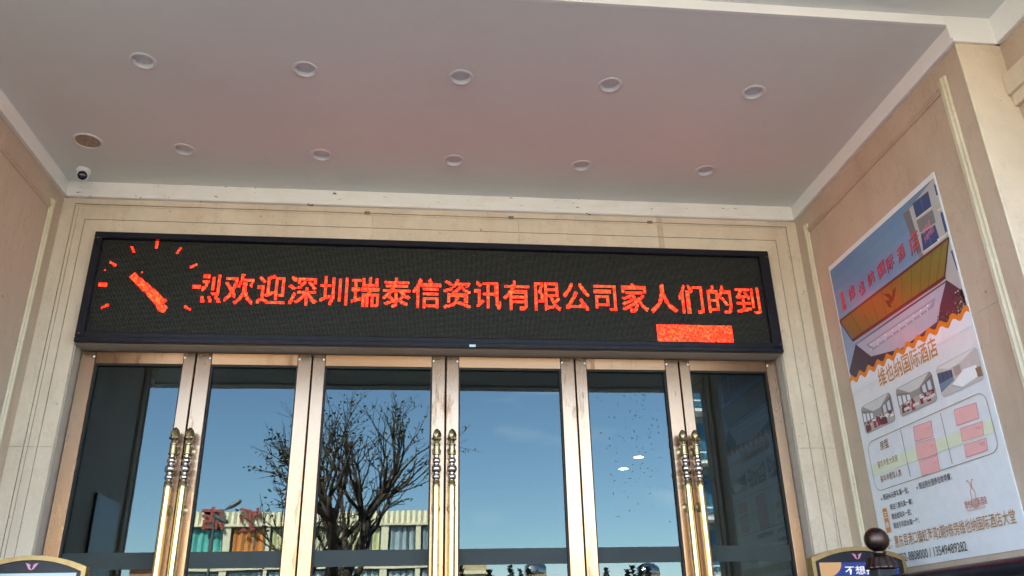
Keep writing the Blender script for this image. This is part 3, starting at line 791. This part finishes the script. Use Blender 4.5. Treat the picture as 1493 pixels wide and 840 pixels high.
def pic(c4, cols):
    pts = [qb(*p_) for p_ in c4]; u0_ = (pts[0][0]+pts[3][0])/2; u1_ = (pts[1][0]+pts[2][0])/2; w1_ = (pts[0][1]+pts[1][1])/2; w0_ = (pts[2][1]+pts[3][1])/2
    pr.poly(pr.rrect(u0_, u1_, w0_, w1_, .028), cols); return lambda x, y: (u0_+(u1_-u0_)*x, w0_+(w1_-w0_)*y)
for nn, c4 in enumerate((((38, 275), (148, 228), (162, 335), (55, 377)), ((165, 208), (298, 153), (312, 262), (180, 318)))):
    I = pic(c4, (150, 146, 140))
    pr.poly([I(.06, .98), I(.94, .98), I(.62, .66), I(.36, .66)], (206, 206, 202))
    pr.poly([I(.0, .85), I(.36, .66), I(.36, .42), I(.0, .3)], (128, 124, 120))
    for k in range(3): pr.poly([I(.03+k*.12, .74-k*.05), I(.11+k*.12, .70-k*.05), I(.11+k*.12, .42+k*.01), I(.03+k*.12, .38+k*.02)], (222, 226, 228), layer=(k == 0))
    pr.poly([I(.64, .66), I(1, .88), I(1, .3), I(.64, .42)], (112, 108, 110))
    for k in range(2): pr.poly([I(.70+k*.14, .66+k*.05), I(.79+k*.14, .70+k*.05), I(.79+k*.14, .42), I(.70+k*.14, .43)], (206, 210, 214), layer=(k == 0))
    pr.poly([I(.0, .34), I(.36, .44), I(.64, .44), I(1, .34), I(.97, .03), I(.03, .03)], (176, 166, 156))
    pr.k += 1
    rc = random.Random(20+nn); fur = []
    for k in range(46):
        d_ = rc.random(); x_ = rc.uniform(.03, .93); fur.append((d_, x_, k % 5))
    for d_, x_, kd in sorted(fur, reverse=True):
        if nn and .43 < x_ < .57: continue
        y_ = .04+.34*d_; w_ = .085*(1.1-.7*d_); h_ = .20*(1.1-.75*d_)
        if kd == 0: pr.poly([I(x_, y_+h_*.5), I(min(x_+w_*1.9, .97), y_+h_*.5), I(min(x_+w_*1.7, .97), y_+h_*.95), I(x_+w_*.2, y_+h_*.95)], rc.choice(((236, 232, 228), (216, 206, 204))), layer=False)
        else: pr.poly([I(x_, y_), I(min(x_+w_, .97), y_), I(min(x_+w_*.92, .97), y_+h_), I(x_+w_*.08, y_+h_)], rc.choice(((104, 16, 30), (128, 26, 42), (84, 12, 24), (146, 40, 54))), layer=False)
        pr.k += .2
    pr.k += 1
I = pic(((308, 130), (462, 66), (482, 182), (330, 248)), (196, 190, 184))
pr.poly([I(.02, .96), I(.96, .98), I(.6, .78), I(.30, .76)], (222, 220, 216)); pr.poly([I(.01, .80), I(.36, .70), I(.36, .36), I(.01, .18)], (58, 86, 116))
for k in range(4): pr.line([I(.03+.1*k, .79-.03*k), I(.03+.1*k, .2+.05*k)], .005, (40, 44, 54))
pr.poly([I(.02, .45), I(.36, .48), I(.36, .36), I(.02, .2)], (112, 134, 154))
pr.poly([I(.40, .74), I(.56, .74), I(.56, .46), I(.40, .46)], (168, 150, 140)); pr.poly([I(.60, .80), I(.80, .86), I(.80, .52), I(.60, .52)], (206, 192, 190))
pr.poly([I(.30, .26), I(.62, .54), I(.90, .48), I(.86, .14), I(.5, .06)], (240, 240, 240)); pr.poly([I(.30, .26), I(.5, .06), I(.5, .02), I(.28, .2)], (176, 176, 182)); pr.poly([I(.86, .4), I(.98, .4), I(.98, .1), I(.88, .12)], (140, 112, 84))
# --- room table
tl = qb(62, 400); tr_ = qb(490, 232); br_ = qb(540, 452); bl = qb(90, 577)
u0_, u1_, w1_, w0_ = (tl[0]+bl[0])/2, (tr_[0]+br_[0])/2, (tl[1]+tr_[1])/2, (bl[1]+br_[1])/2
gt = (qb(75, 490)[1]+qb(520, 318)[1])/2; gb = (qb(85, 527)[1]+qb(530, 370)[1])/2
pr.poly([(u0_+.004, gb), (u1_-.004, gb), (u1_-.004, gt), (u0_+.004, gt)], (222, 226, 196))
pr.line(pr.rrect(u0_, u1_, w0_, w1_, .06), .004, (158, 132, 96), True)
for a, b_ in (((183, 362), (217, 532)), ((327, 302), (368, 486))):
    a, b_ = qb(*a), qb(*b_); um = (a[0]+b_[0])/2; pr.line([(um, a[1]), (um, b_[1])], .004, (110, 92, 74))
rs5 = random.Random(9)
for quad in (((228, 352), (292, 330), (300, 385), (235, 405)), ((237, 412), (305, 392), (315, 450), (245, 472)), ((250, 478), (315, 455), (325, 512), (260, 528)), ((375, 290), (455, 265), (465, 320), (385, 348)), ((398, 358), (478, 332), (483, 380), (405, 405)), ((412, 418), (490, 392), (498, 435), (420, 462))):
    pts = [qb(*p_) for p_ in quad]; pr.poly(pts, (236, 176, 172)); pr.line(pts, .003, (208, 120, 118), True)
    a = pts[0]; s_ = .025
    pr.poly([(pts[1][0]-.05, pts[1][1]-.03), (pts[1][0]-.01, pts[1][1]-.03), (pts[2][0]-.02, pts[2][1]+.05), (pts[2][0]-.06, pts[2][1]+.05)], (226, 158, 156))
def txt(s, a, b_, col, h, bold=.0):
    a, b_ = qb(*a), qb(*b_); pr.text(s, a[0], b_[0], (a[1]+b_[1])/2, col, bold, h)
txt('房型', (112, 438), (142, 425), BRN, .058, .008)
txt('豪华海景大床房', (103, 502), (174, 476), BRN, .043, .004); txt('豪华海景双人房', (113, 554), (187, 527), BRN, .043, .004)
txt('★', (112, 620), (119, 618), (150, 96, 60), .025); txt('赠送40元停车票一张；', (122, 618), (214, 592), INK, .040, .006)
txt('★', (240, 580), (248, 577), (150, 96, 60), .025); txt('赠送两份营养自助早餐；', (252, 580), (370, 543), INK, .042, .006)
txt('赠送儿童玩具一套；', (147, 653), (228, 632), INK, .038, .006); txt('赠送遮阳伞一把；', (153, 688), (224, 670), INK, .038, .006); txt('赠送手机防水套一个；', (160, 722), (252, 698), INK, .038, .006)
a, c_ = qb(118, 655), qb(150, 718)
pr.poly(pr.rrect(a[0], c_[0]-.012, c_[1]-.02, a[1]+.012, .008), (206, 128, 44))
for k, ch in enumerate('三选一'):
    uu = (a[0]+c_[0]-.012)/2; ww = a[1]-.045-k*.058; pr.text(ch, uu-.019, uu+.019, ww, (246, 240, 226), .01, .034 if ch != '一' else .006)
# violin-like emblem and its caption
uu, ww = qb(443, 590)
for side in (-1, 1):
    pr.line([(uu+side*x_, ww+y_) for x_, y_ in ((0, -.075), (.026, -.068), (.030, -.045), (.014, -.022), (.020, .0), (.012, .018), (.004, .026), (.005, .05), (.02, .07), (.028, .062))], .004, (196, 124, 96))
txt('维也纳国际酒店', (418, 650), (497, 627), (190, 112, 84), .042, .006)
txt('Vienna International Hotel', (424, 660), (490, 641), (204, 150, 126), .014)
txt('地址：惠东县港口镇虹海湾2期9栋旁维也纳国际酒店大堂', (118, 792), (605, 706), (176, 124, 66), .072, .004)
txt('0752-8808000 / 13549489282', (172, 842), (425, 797), (84, 72, 62), .050, .006)
pr.mb.build('print', m_print, post)

# glossy board on the left wall, seen only as a reflection
lp = thing('notice_board', 'blue-grey notice board on the left wall, seen reflected in the leftmost door', 'notice board', (XL+.006, 3.98, 1.85))
XN = XL+.0055
b = MB(); b.col = srgb(120, 140, 160); b.box(XN, XN+.02, 3.70, 4.26, 1.55, 2.69, .003); b.build('board', m_paper, lp)
p2 = Print((XN+.02, 3.70, 0), (0, 1, 0), (1, 0, 0))
p2.poly([(.02, 1.57), (.54, 1.57), (.54, 2.67), (.02, 2.67)], (70, 110, 150)); p2.poly([(.06, 1.62), (.50, 1.62), (.50, 2.2), (.06, 2.2)], (150, 172, 190)); p2.mb.build('print', m_print, lp)

# ------------------------------------------------------------------ floor-standing display boards
def kiosk(x0, x1, y, ztop, lab, screen_col, texts):
    k = thing('display_stand', lab, 'display stand', ((x0+x1)/2, y, FLOOR), 'display stands beside the doors')
    w = x1-x0; xc = (x0+x1)/2; rise = .055; n = 14
    def arch(inset, zb): 
        pts = [(x0+inset, zb), (x1-inset, zb)]
        for i in range(n+1):
            t_ = 1-2*i/n; pts.append((xc+t_*(w/2-inset), ztop-rise-inset+rise*(1-t_*t_)))
        return pts
    zb = ztop-1.0
    outer, inner = arch(0, zb), arch(.021, zb+.026)
    b = MB(); T = .06; nn = len(outer)
    vs = [(u, y, w_) for u, w_ in outer] + [(u, y, w_) for u, w_ in inner] + [(u, y+T, w_) for u, w_ in outer] + [(u, y+.012, w_) for u, w_ in inner]
    fs = []
    for i in range(nn):
        j = (i+1) % nn; fs += [(i, j, nn+j, nn+i), (i, 2*nn+i, 2*nn+j, j), (nn+i, nn+j, 3*nn+j, 3*nn+i)]
    fs.append(tuple(2*nn+i for i in range(nn)))
    b.add(vs, fs); b.build('frame', m_gold, k)
    MB().prism([(u, y+.0115, w_) for u, w_ in inner], (0, .01, 0)).build('bezel', m_dark_lens if False else m_black, k)
    pr_ = Print((x0, y+.0113, 0), (1, 0, 0), (0, -1, 0), .0004)
    sx0, sx1, st_, sb = .045, w-.045, ztop-.082, zb+.06
    s = MB(); s.add([(x0+sx0, y+.0105, sb), (x0+sx1, y+.0105, sb), (x0+sx1, y+.0105, st_), (x0+sx0, y+.0105, st_)], [(0, 1, 2, 3)])
    sm, nt, bb = mat('lit_screen'); gcol = screen_col
    v = N(nt, 'SeparateXYZ'); nt.links.new(N(nt, 'NewGeometry').outputs['Position'], v.inputs[0])
    f_ = noise(nt, 3, 3); c = ramp(nt, f_, (.3, tuple(x*.85 for x in gcol)), (.7, gcol))
    nt.links.new(c, bb.inputs['Emission Color']); bb.inputs['Emission Strength'].default_value = .055; bb.inputs['Base Color'].default_value = (.02, .02, .03, 1); bb.inputs['Roughness'].default_value = .15
    s.build('screen', sm, k)
    # V emblem on the bezel
    e = Print((x0, y+.0113, 0), (1, 0, 0), (0, -1, 0), .0006); zc = ztop-.048
    for sg in (-1, 1):
        e.poly([(w/2, zc-.02), (w/2+sg*.012, zc-.014), (w/2+sg*.030, zc+.014), (w/2+sg*.014, zc+.009)], (196, 120, 150)); e.poly([(w/2+sg*.004, zc-.004), (w/2+sg*.010, zc+.0), (w/2+sg*.016, zc+.012), (w/2+sg*.006, zc+.006)], (150, 84, 112))
    e.mb.build('emblem', m_print, k)
    em = emit('screen_white', (1, 1, 1), .075)
    for st, cx, wz, hh, ww_ in texts:
        t2 = Print((x0, y+.0100, 0), (1, 0, 0), (0, -1, 0), .0004); t2.text(st, cx, cx+ww_, st_-wz, (255, 255, 255), .008, hh); o = t2.mb; o.c = [None]*len(o.c); o.build('screen_text', em, k)
    if texts:
        o = MB(); o.add([(x0+sx0, y+.0098, st_)]+[(x0+sx0+.13*math.cos(a), y+.0098, st_-.085*math.sin(a)) for a in [rad(x) for x in range(0, 91, 10)]], [tuple(range(11))]); o.build('screen_patch', emit('screen_orange', (.85, .50, .22), .05), k)
    MB().box(xc-.05, xc+.05, y+.02, y+.055, FLOOR+.03, zb).build('post', m_gold, k)
    MB().box(xc-.2, xc+.2, y-.12, y+.2, FLOOR+.001, FLOOR+.03, .006).build('base', m_gold, k)
    return k
kz = onY(1248, 797, 4.56).z
a = onY(1183, 815, 4.56); c_ = onY(1318, 806, 4.56)
kiosk(a.x, c_.x, 4.56, kz, 'gold framed display stand with blue screen and white text under the wall poster', (.005, .035, .30), [('不想排队', .19, .066, .046, .24), ('扫码预订', .085, .150, .068, .40)])
a = onY(-36, 818, 4.45); c_ = onY(126, 826, 4.45); kz = onY(45, 810, 4.45).z
kiosk(a.x, c_.x, 4.45, kz, 'gold framed display stand with pale screen below the leftmost door', (.50, .72, .82), [])

# ------------------------------------------------------------------ handrail with ball newel
hr = thing('handrail', 'dark bronze handrail ending in a ball-topped newel post below the poster', 'handrail', (2.20, 3.9, FLOOR))
c = onY(1278, 787, 3.90); px, pz = c.x, c.z; R_ = .057
b = MB(); b.smooth = 'auto'
def scale_mod(a, z): return 1+.02*math.cos(12*a+z*160)
b.lathe([(R_*math.sin(rad(t)), pz+R_*math.cos(rad(t))) for t in range(2, 165, 9)], (px, 3.9, 0), n=28, mod=scale_mod); b.build('ball', m_bronze, hr)
b = MB(); b.smooth = 'auto'
b.lathe([(.018, pz-R_*.95), (.034, pz-R_*.98), (.034, pz-R_-.006), (.026, pz-R_-.010), (.03, pz-R_-.016), (.052, pz-R_-.024), (.064, pz-R_-.045), (.070, pz-R_-.064), (.073, pz-R_-.068), (.073, pz-R_-.074), (.06, pz-R_-.078)], (px, 3.9, 0), n=36, mod=lambda a, z: 1+(.04*math.cos(18*a) if z < pz-R_-.02 else 0)); b.build('fluted_collar', m_bronze, hr)
for py in (0, 1):
    yy = 3.9 if py == 0 else 1.75
    MB().box(px-.045, px+.045, yy-.045, yy+.045, FLOOR+.001, pz-R_-.076, .006).build('newel_post', m_black, hr)
zr = onX(1400, 824, px).z
rp = [(.052*math.cos(rad(t))*(1.0), .036*math.sin(rad(t))-.036) for t in range(0, 360, 20)]
MB().extrude_profile(rp, (px, 3.86, zr), (px, 1.6, zr), (1, 0, 0), (0, 0, 1)).build('rail', m_black, hr, smooth='auto')
for k in range(6):
    yy = 3.6-.33*k; MB().lathe([(.012, FLOOR+.001), (.018, FLOOR+.3), (.012, zr-.05)], (px, yy, 0), n=10).build('baluster', m_bronze, hr, smooth='auto')

# lobby lights, visible through the fifth leaf
m_ll = emit('lobby_lamp', (1, .95, .85), 14)
for i, (x, y, lab) in enumerate(((931, 666, 'bright round lobby lamp seen through the fifth door, upper of two'), (909, 683, 'bright round lobby lamp seen through the fifth door, lower of two'))):
    p = onZ(x, y, 3.715); t = thing('lobby_lamp', lab, 'lamp', (p.x, p.y, 3.715), 'lobby lamps')
    MB().lathe([(.085, 0), (.095, 0), (.095, -.01), (.085, -.012)], (p.x, p.y, 3.7195), n=24).build('trim_ring', m_white, t)
    MB().lathe([(.062, -.0125), (.001, -.0145)], (p.x, p.y, 3.7195), n=24).build('diffuser', m_ll, t)

# ------------------------------------------------------------------ across the street (seen in the glass)
m_cream = simple('cream_render', (.80, .70, .50), .8, 0, .08, .8)
m_redl = simple('red_letters', (.34, .06, .045), .5)
m_wfr = simple('window_frame', (.10, .11, .11), .4)
m_wgl = simple('far_glass', (.10, .14, .16), .08)
YR = -38.0
pL = mirrored(252, 745, YR); pR = mirrored(655, 750, YR); zt = mirrored(360, 746, YR).z
bld = thing('restaurant_building', 'cream restaurant with red rooftop characters and coloured curtains, reflected in the doors', 'building', ((pL.x+pR.x)/2, YR-6, 0))
MB().box(pL.x, pR.x, YR-14, YR-.4, .004, zt-.1).build('wall', m_cream, bld)
zw1 = mirrored(300, 768, YR).z; zw0 = mirrored(300, 806, YR).z; zv1 = mirrored(300, 833, YR).z
# corrugated parapet band
cb = MB(); x = pL.x
prof = []; nx = int((pR.x-pL.x)/.32)
for i in range(nx*4+1):
    prof.append((pL.x+i*.08, YR-.02-.10*(.5+.5*math.cos(i*math.pi/2))))
top = [(a, b_, zt) for a, b_ in prof]; bot = [(a, b_, zw1+.12) for a, b_ in prof]; k = len(prof)
cb.add(bot+top, [(i, i+1, k+i+1, k+i) for i in range(k-1)]); cb.build('parapet', m_cream, bld, fix=False)
MB().box(pL.x, pR.x, YR-.42, YR-.122, zt-.1, zt-.02).build('coping', m_cream, bld)
MB().box(pL.x, pR.x, YR-.41, YR-.02, zw1, zw1+.11).build('ledge', m_cream, bld)
cols = [(.10, .42, .38), (.62, .22, .05), (.62, .58, .30), (.55, .52, .36), (.60, .56, .30), (.30, .36, .40), (.25, .32, .36)]
wx = [(266, 324), (335, 387), (393, 441), (452, 500), (511, 556), (567, 606), (614, 650)]
for wi, (xa, xb) in enumerate(wx):
    A_ = mirrored(xa, 780, YR).x; B_ = mirrored(xb, 780, YR).x
    for lev, (z1, z0) in enumerate(((zw1-.02, zw0), (zv1, zv1-2.3))):
        if z0 < .3: continue
        win = MB().box(A_, B_, YR-.39, YR-.34, z0, z1).build('window', m_wgl, bld)
        fr = MB()
        for xx in (A_, (A_*.35+B_*.65), B_-.09): fr.box(xx, xx+.09, YR-.34, YR-.24, z0, z1)
        fr.box(A_, B_, YR-.338, YR-.242, z1-.08, z1+.001).build('frame', m_wfr, win)
        cm = simple('curtain', cols[wi] if lev == 0 else (.42, .50, .52), .8, 0, .1, 3)
        n_ = max(8, int((B_-A_)/.09)); cv = MB()
        pts = [(A_+.1+(B_-A_-.2)*i/n_, YR-.30+.045*math.sin(i*1.35)+.01*math.sin(i*3.1)) for i in range(n_+1)]
        cv.add([(a, b_, z0) for a, b_ in pts]+[(a, b_, z1-.1) for a, b_ in pts], [(i, i+1, n_+1+i+1, n_+1+i) for i in range(n_)]); cv.build('curtain', cm, win, fix=False)
    if wi+1 < len(wx):
        C_ = mirrored(wx[wi+1][0], 780, YR).x; MB().box(B_+.01, C_-.01, YR-.4, YR-.10, .02, zw1-.001).build('pillar', m_cream, bld)
MB().box(pL.x, pR.x, YR-.4, YR-.06, zv1+.02, zw0-.01).build('spandrel', m_cream, bld)
for ch, (x, y) in zip('饭店', ((363, 758), (311, 756))):
    c = mirrored(x, y, YR); v, f = text2d(ch, .02); sc = 1.35; vv = (v-(v.min(0)+v.max(0))/2)*sc
    o = MB(); n_ = len(vv)
    o.add([(c.x-u, YR+.12, c.z+w) for u, w in vv], f); o.add([(c.x-u, YR+.02, c.z+w) for u, w in vv], [t_[::-1] for t_ in f]); o.build('letter', m_redl, bld, fix=False)

def bark(): return simple('dark_bark', (.055, .036, .024), .9, 0, .35, 14, .5)
m_bark = bark(); m_leaf = simple('dry_leaf', (.045, .060, .022), .7, 0, .4, 3)
def bare_tree(base, h, spread, seed, lab, name='bare_tree'):
    r_ = random.Random(seed); t = thing(name, lab, 'tree', base)
    tk, br, lf = MB(), MB(), MB()
    def leaf(p, s_):
        d = Vector((r_.gauss(0, 1), r_.gauss(0, 1), r_.gauss(0, 1))).normalized(); e = d.orthogonal().normalized()
        lf.add([p-d*s_, p+e*s_*.5, p+d*s_, p-e*s_*.5], [(0, 1, 2, 3)])
    def grow(p, d, L, rad_, lev, mb):
        n_ = 5 if lev < 3 else 3; pts = [p]; rr = [rad_]; dd = d.copy()
        for i in range(n_):
            dd = (dd+Vector((r_.gauss(0, .13), r_.gauss(0, .13), r_.gauss(.05, .10)))).normalized()
            pts.append(pts[-1]+dd*L/n_); rr.append(rad_*(1-.38*(i+1)/n_))
        mb.tube(pts, rr, 8 if lev < 2 else (5 if lev < 4 else 3))
        if lev >= 3:
            for k in range(3 if lev == 3 else 5):
                if r_.random() < .40: leaf(pts[r_.randrange(1, len(pts))]+Vector((r_.gauss(0, .05), r_.gauss(0, .05), r_.gauss(0, .05))), r_.uniform(.03, .075))
        if lev == 5: return
        kids = (4, 4, 4, 4, 3)[lev]
        for k in range(kids):
            i = r_.randint(2 if lev else 3, n_) if k else n_
            q_ = pts[i]; ax = Vector((r_.gauss(0, 1), r_.gauss(0, 1), r_.gauss(0, .5))).normalized()
            nd = (dd*(1.0 if lev else .8)+ax*spread*(.7 if k else .45)).normalized(); nd.z = max(nd.z, -.15); nd.normalize()
            grow(q_, nd, L*r_.uniform(.58, .80), rr[i]*r_.uniform(.66, .84), lev+1, br)
    grow(Vector(base), Vector((0.05, 0, 1)), h*.28, h*.028, 0, tk)
    tk.build('trunk', m_bark, t, smooth='auto', fix=False); c_ = br.build('crown', m_bark, t, smooth=True, fix=False); lf.build('leaves', m_leaf, t, fix=False, kind='stuff'); return t
YT = -13.0
p = mirrored(530, 800, YT); bare_tree((p.x, YT, 0), 12.0, .95, 12, 'dark bare tree with few leaves, reflected in the middle door leaves')

# street lamp with two heads
YLm = -24.0
lpm = mirrored(313, 752, YLm); base = Vector((lpm.x+.0, YLm, 0))
t = thing('street_lamp', 'thin two-headed street lamp reflected in front of the cream restaurant', 'street lamp', base)
m_lamp = simple('lamp_grey', (.09, .10, .10), .5)
a1 = mirrored(340, 736, YLm); a2 = mirrored(322, 757, YLm)
b = MB(); b.tube([base, base+Vector((0, 0, lpm.z-.6)), Vector((lpm.x, YLm, lpm.z+.1))], [.07, .05, .04], 8); b.build('pole', m_lamp, t)
for a in (a1, a2):
    d = (a-Vector((lpm.x, YLm, lpm.z))); 
    b = MB(); b.tube([Vector((lpm.x, YLm, lpm.z)), Vector((lpm.x, YLm, lpm.z))+d*.55, a-d*.15], [.03, .025, .02], 6); b.build('arm', m_lamp, t)
    b = MB(); b.tube([a-d.normalized()*.35, a-d.normalized()*.1, a+d.normalized()*.25, a+d.normalized()*.34], [.03, .10, .10, .03], 8); b.build('lamp_head', m_lamp, t)

# low far block with a water tank, conifers
YF_ = -70.0
pa, pb = mirrored(560, 826, YF_), mirrored(709, 823, YF_)
m_tan = simple('tan_wall', (.50, .36, .22), .8, 0, .1, .6)
o = thing('low_building', 'low tan building glimpsed in the fourth door below its film band', 'building', ((pa.x+pb.x)/2, YF_-4, 0))
MB().box(pa.x, pb.x, YF_-8, YF_, .004, pb.z).build('wall', m_tan, o); MB().box(pa.x-.2, pb.x+.2, YF_-8, YF_+.3, pb.z-.9, pb.z-.6).build('cornice', m_cream, o)
pa, pb = mirrored(190, 832, YF_), mirrored(238, 830, YF_)
o = thing('brick_building', 'brown brick building glimpsed low in the leftmost door', 'building', ((pa.x+pb.x)/2, YF_-4, 0))
MB().box(pa.x, pb.x, YF_-8, YF_, .004, pb.z).build('wall', simple('brick_wall', (.33, .17, .10), .8, 0, .2, 2), o); MB().box(pa.x-.2, pb.x+.2, YF_-8, YF_+.3, pb.z, pb.z+.35).build('cornice', m_cream, o)
for i, x in enumerate((785, 953)):  # second tank and block are added copies, repeating one tank's reflection
    c = mirrored(x, 832, YF_); o = thing('roof_tank', ('round metal water tank on a roof, reflected in the fourth door', 'added copy of the round metal water tank, reflected in the fifth door')[i], 'water tank', (c.x, YF_-2, 0))
    MB().box(c.x-4.5, c.x+4, YF_-7, YF_, .004, c.z-1.2).build('roof_block', m_tan, o)
    b = MB(); b.lathe([(.01, -1.1), (.6, -1.0), (.85, -.6), (.95, 0), (.85, .6), (.6, 1.0), (.01, 1.1)], (c.x, YF_-2, c.z), axis='x', n=18); b.build('tank', m_steel, o, smooth='auto')
m_con = simple('conifer', (.02, .032, .018), .8, 0, .3, 2)
for i, (x, y) in enumerate(((672, 826), (712, 832), (743, 824), (758, 830), (771, 826), (884, 828), (914, 830), (922, 824), (934, 823), (944, 826))):
    c = mirrored(x, y, -60); r_ = random.Random(i); b = MB(); tk = MB()
    o5 = ('leftmost', 'second from left', 'third from left', 'fourth from left', 'rightmost')[i % 5]; t = thing('conifer_tree', '%s of the dark conifers reflected below the band of the %s door' % (o5, 'fourth' if i < 5 else 'fifth'), 'tree', (c.x, -60, 0), 'conifers reflected under the film band')
    tk.tube([(c.x, -60, 0), (c.x, -60, c.z)], [.16, .02], 6); tk.build('trunk', m_bark, t)
    for k in range(260):
        f_ = r_.random()**.7; z = 1+(c.z-1)*f_; R2 = .85*(1-f_)+.12; a = r_.uniform(0, 6.28); rr = R2*math.sqrt(r_.random()); s_ = r_.uniform(.12, .28)
        p = Vector((c.x+rr*math.cos(a), -60+rr*math.sin(a), z)); d = Vector((math.cos(a), math.sin(a), r_.uniform(-.2, .8))).normalized()*s_; e = d.orthogonal().normalized()*s_*.4
        b.add([p-d, p+e, p+d, p-e], [(0, 1, 2, 3)])
    b.build('crown', m_con, t, fix=False)

# tall block with blue glazing at the right
YT2 = -34.0
xa = mirrored(1001, 700, YT2).x; m_blue = simple('blue_glazing', (.03, .13, .24), .12, 0, .25, 1.2)
o = thing('blue_glass_block', 'tall block with blue windows and pale balconies, reflected in the rightmost door', 'building', (xa+6, YT2-6, 0))
MB().box(xa, xa+13, YT2-1.6, YT2-.3, .004, 24).build('wall', simple('block_wall', (.30, .33, .36), .7, 0, .1, .6), o)
z = 2.0
while z < 21:
    for k in range(4):
        xw = xa+.5+k*3.1
        w_ = MB().box(xw, xw+2.5, YT2-.3, YT2-.2, z, z+2.0).build('window', m_blue, o)
        f_ = MB()
        for kk in range(5): f_.box(xw+.6*kk, xw+.6*kk+.06, YT2-.2, YT2-.14, z, z+2.0)
        f_.build('mullion', m_wfr, w_)
    MB().box(xa+.3, xa+12.7, YT2-.3, YT2+.9, z-.55, z-.38).build('balcony', m_fascia, o)
    MB().box(xa+.3, xa+12.7, YT2+.82, YT2+.9, z+.05, z+.12).build('railing', m_fascia, o)
    z += 3.0
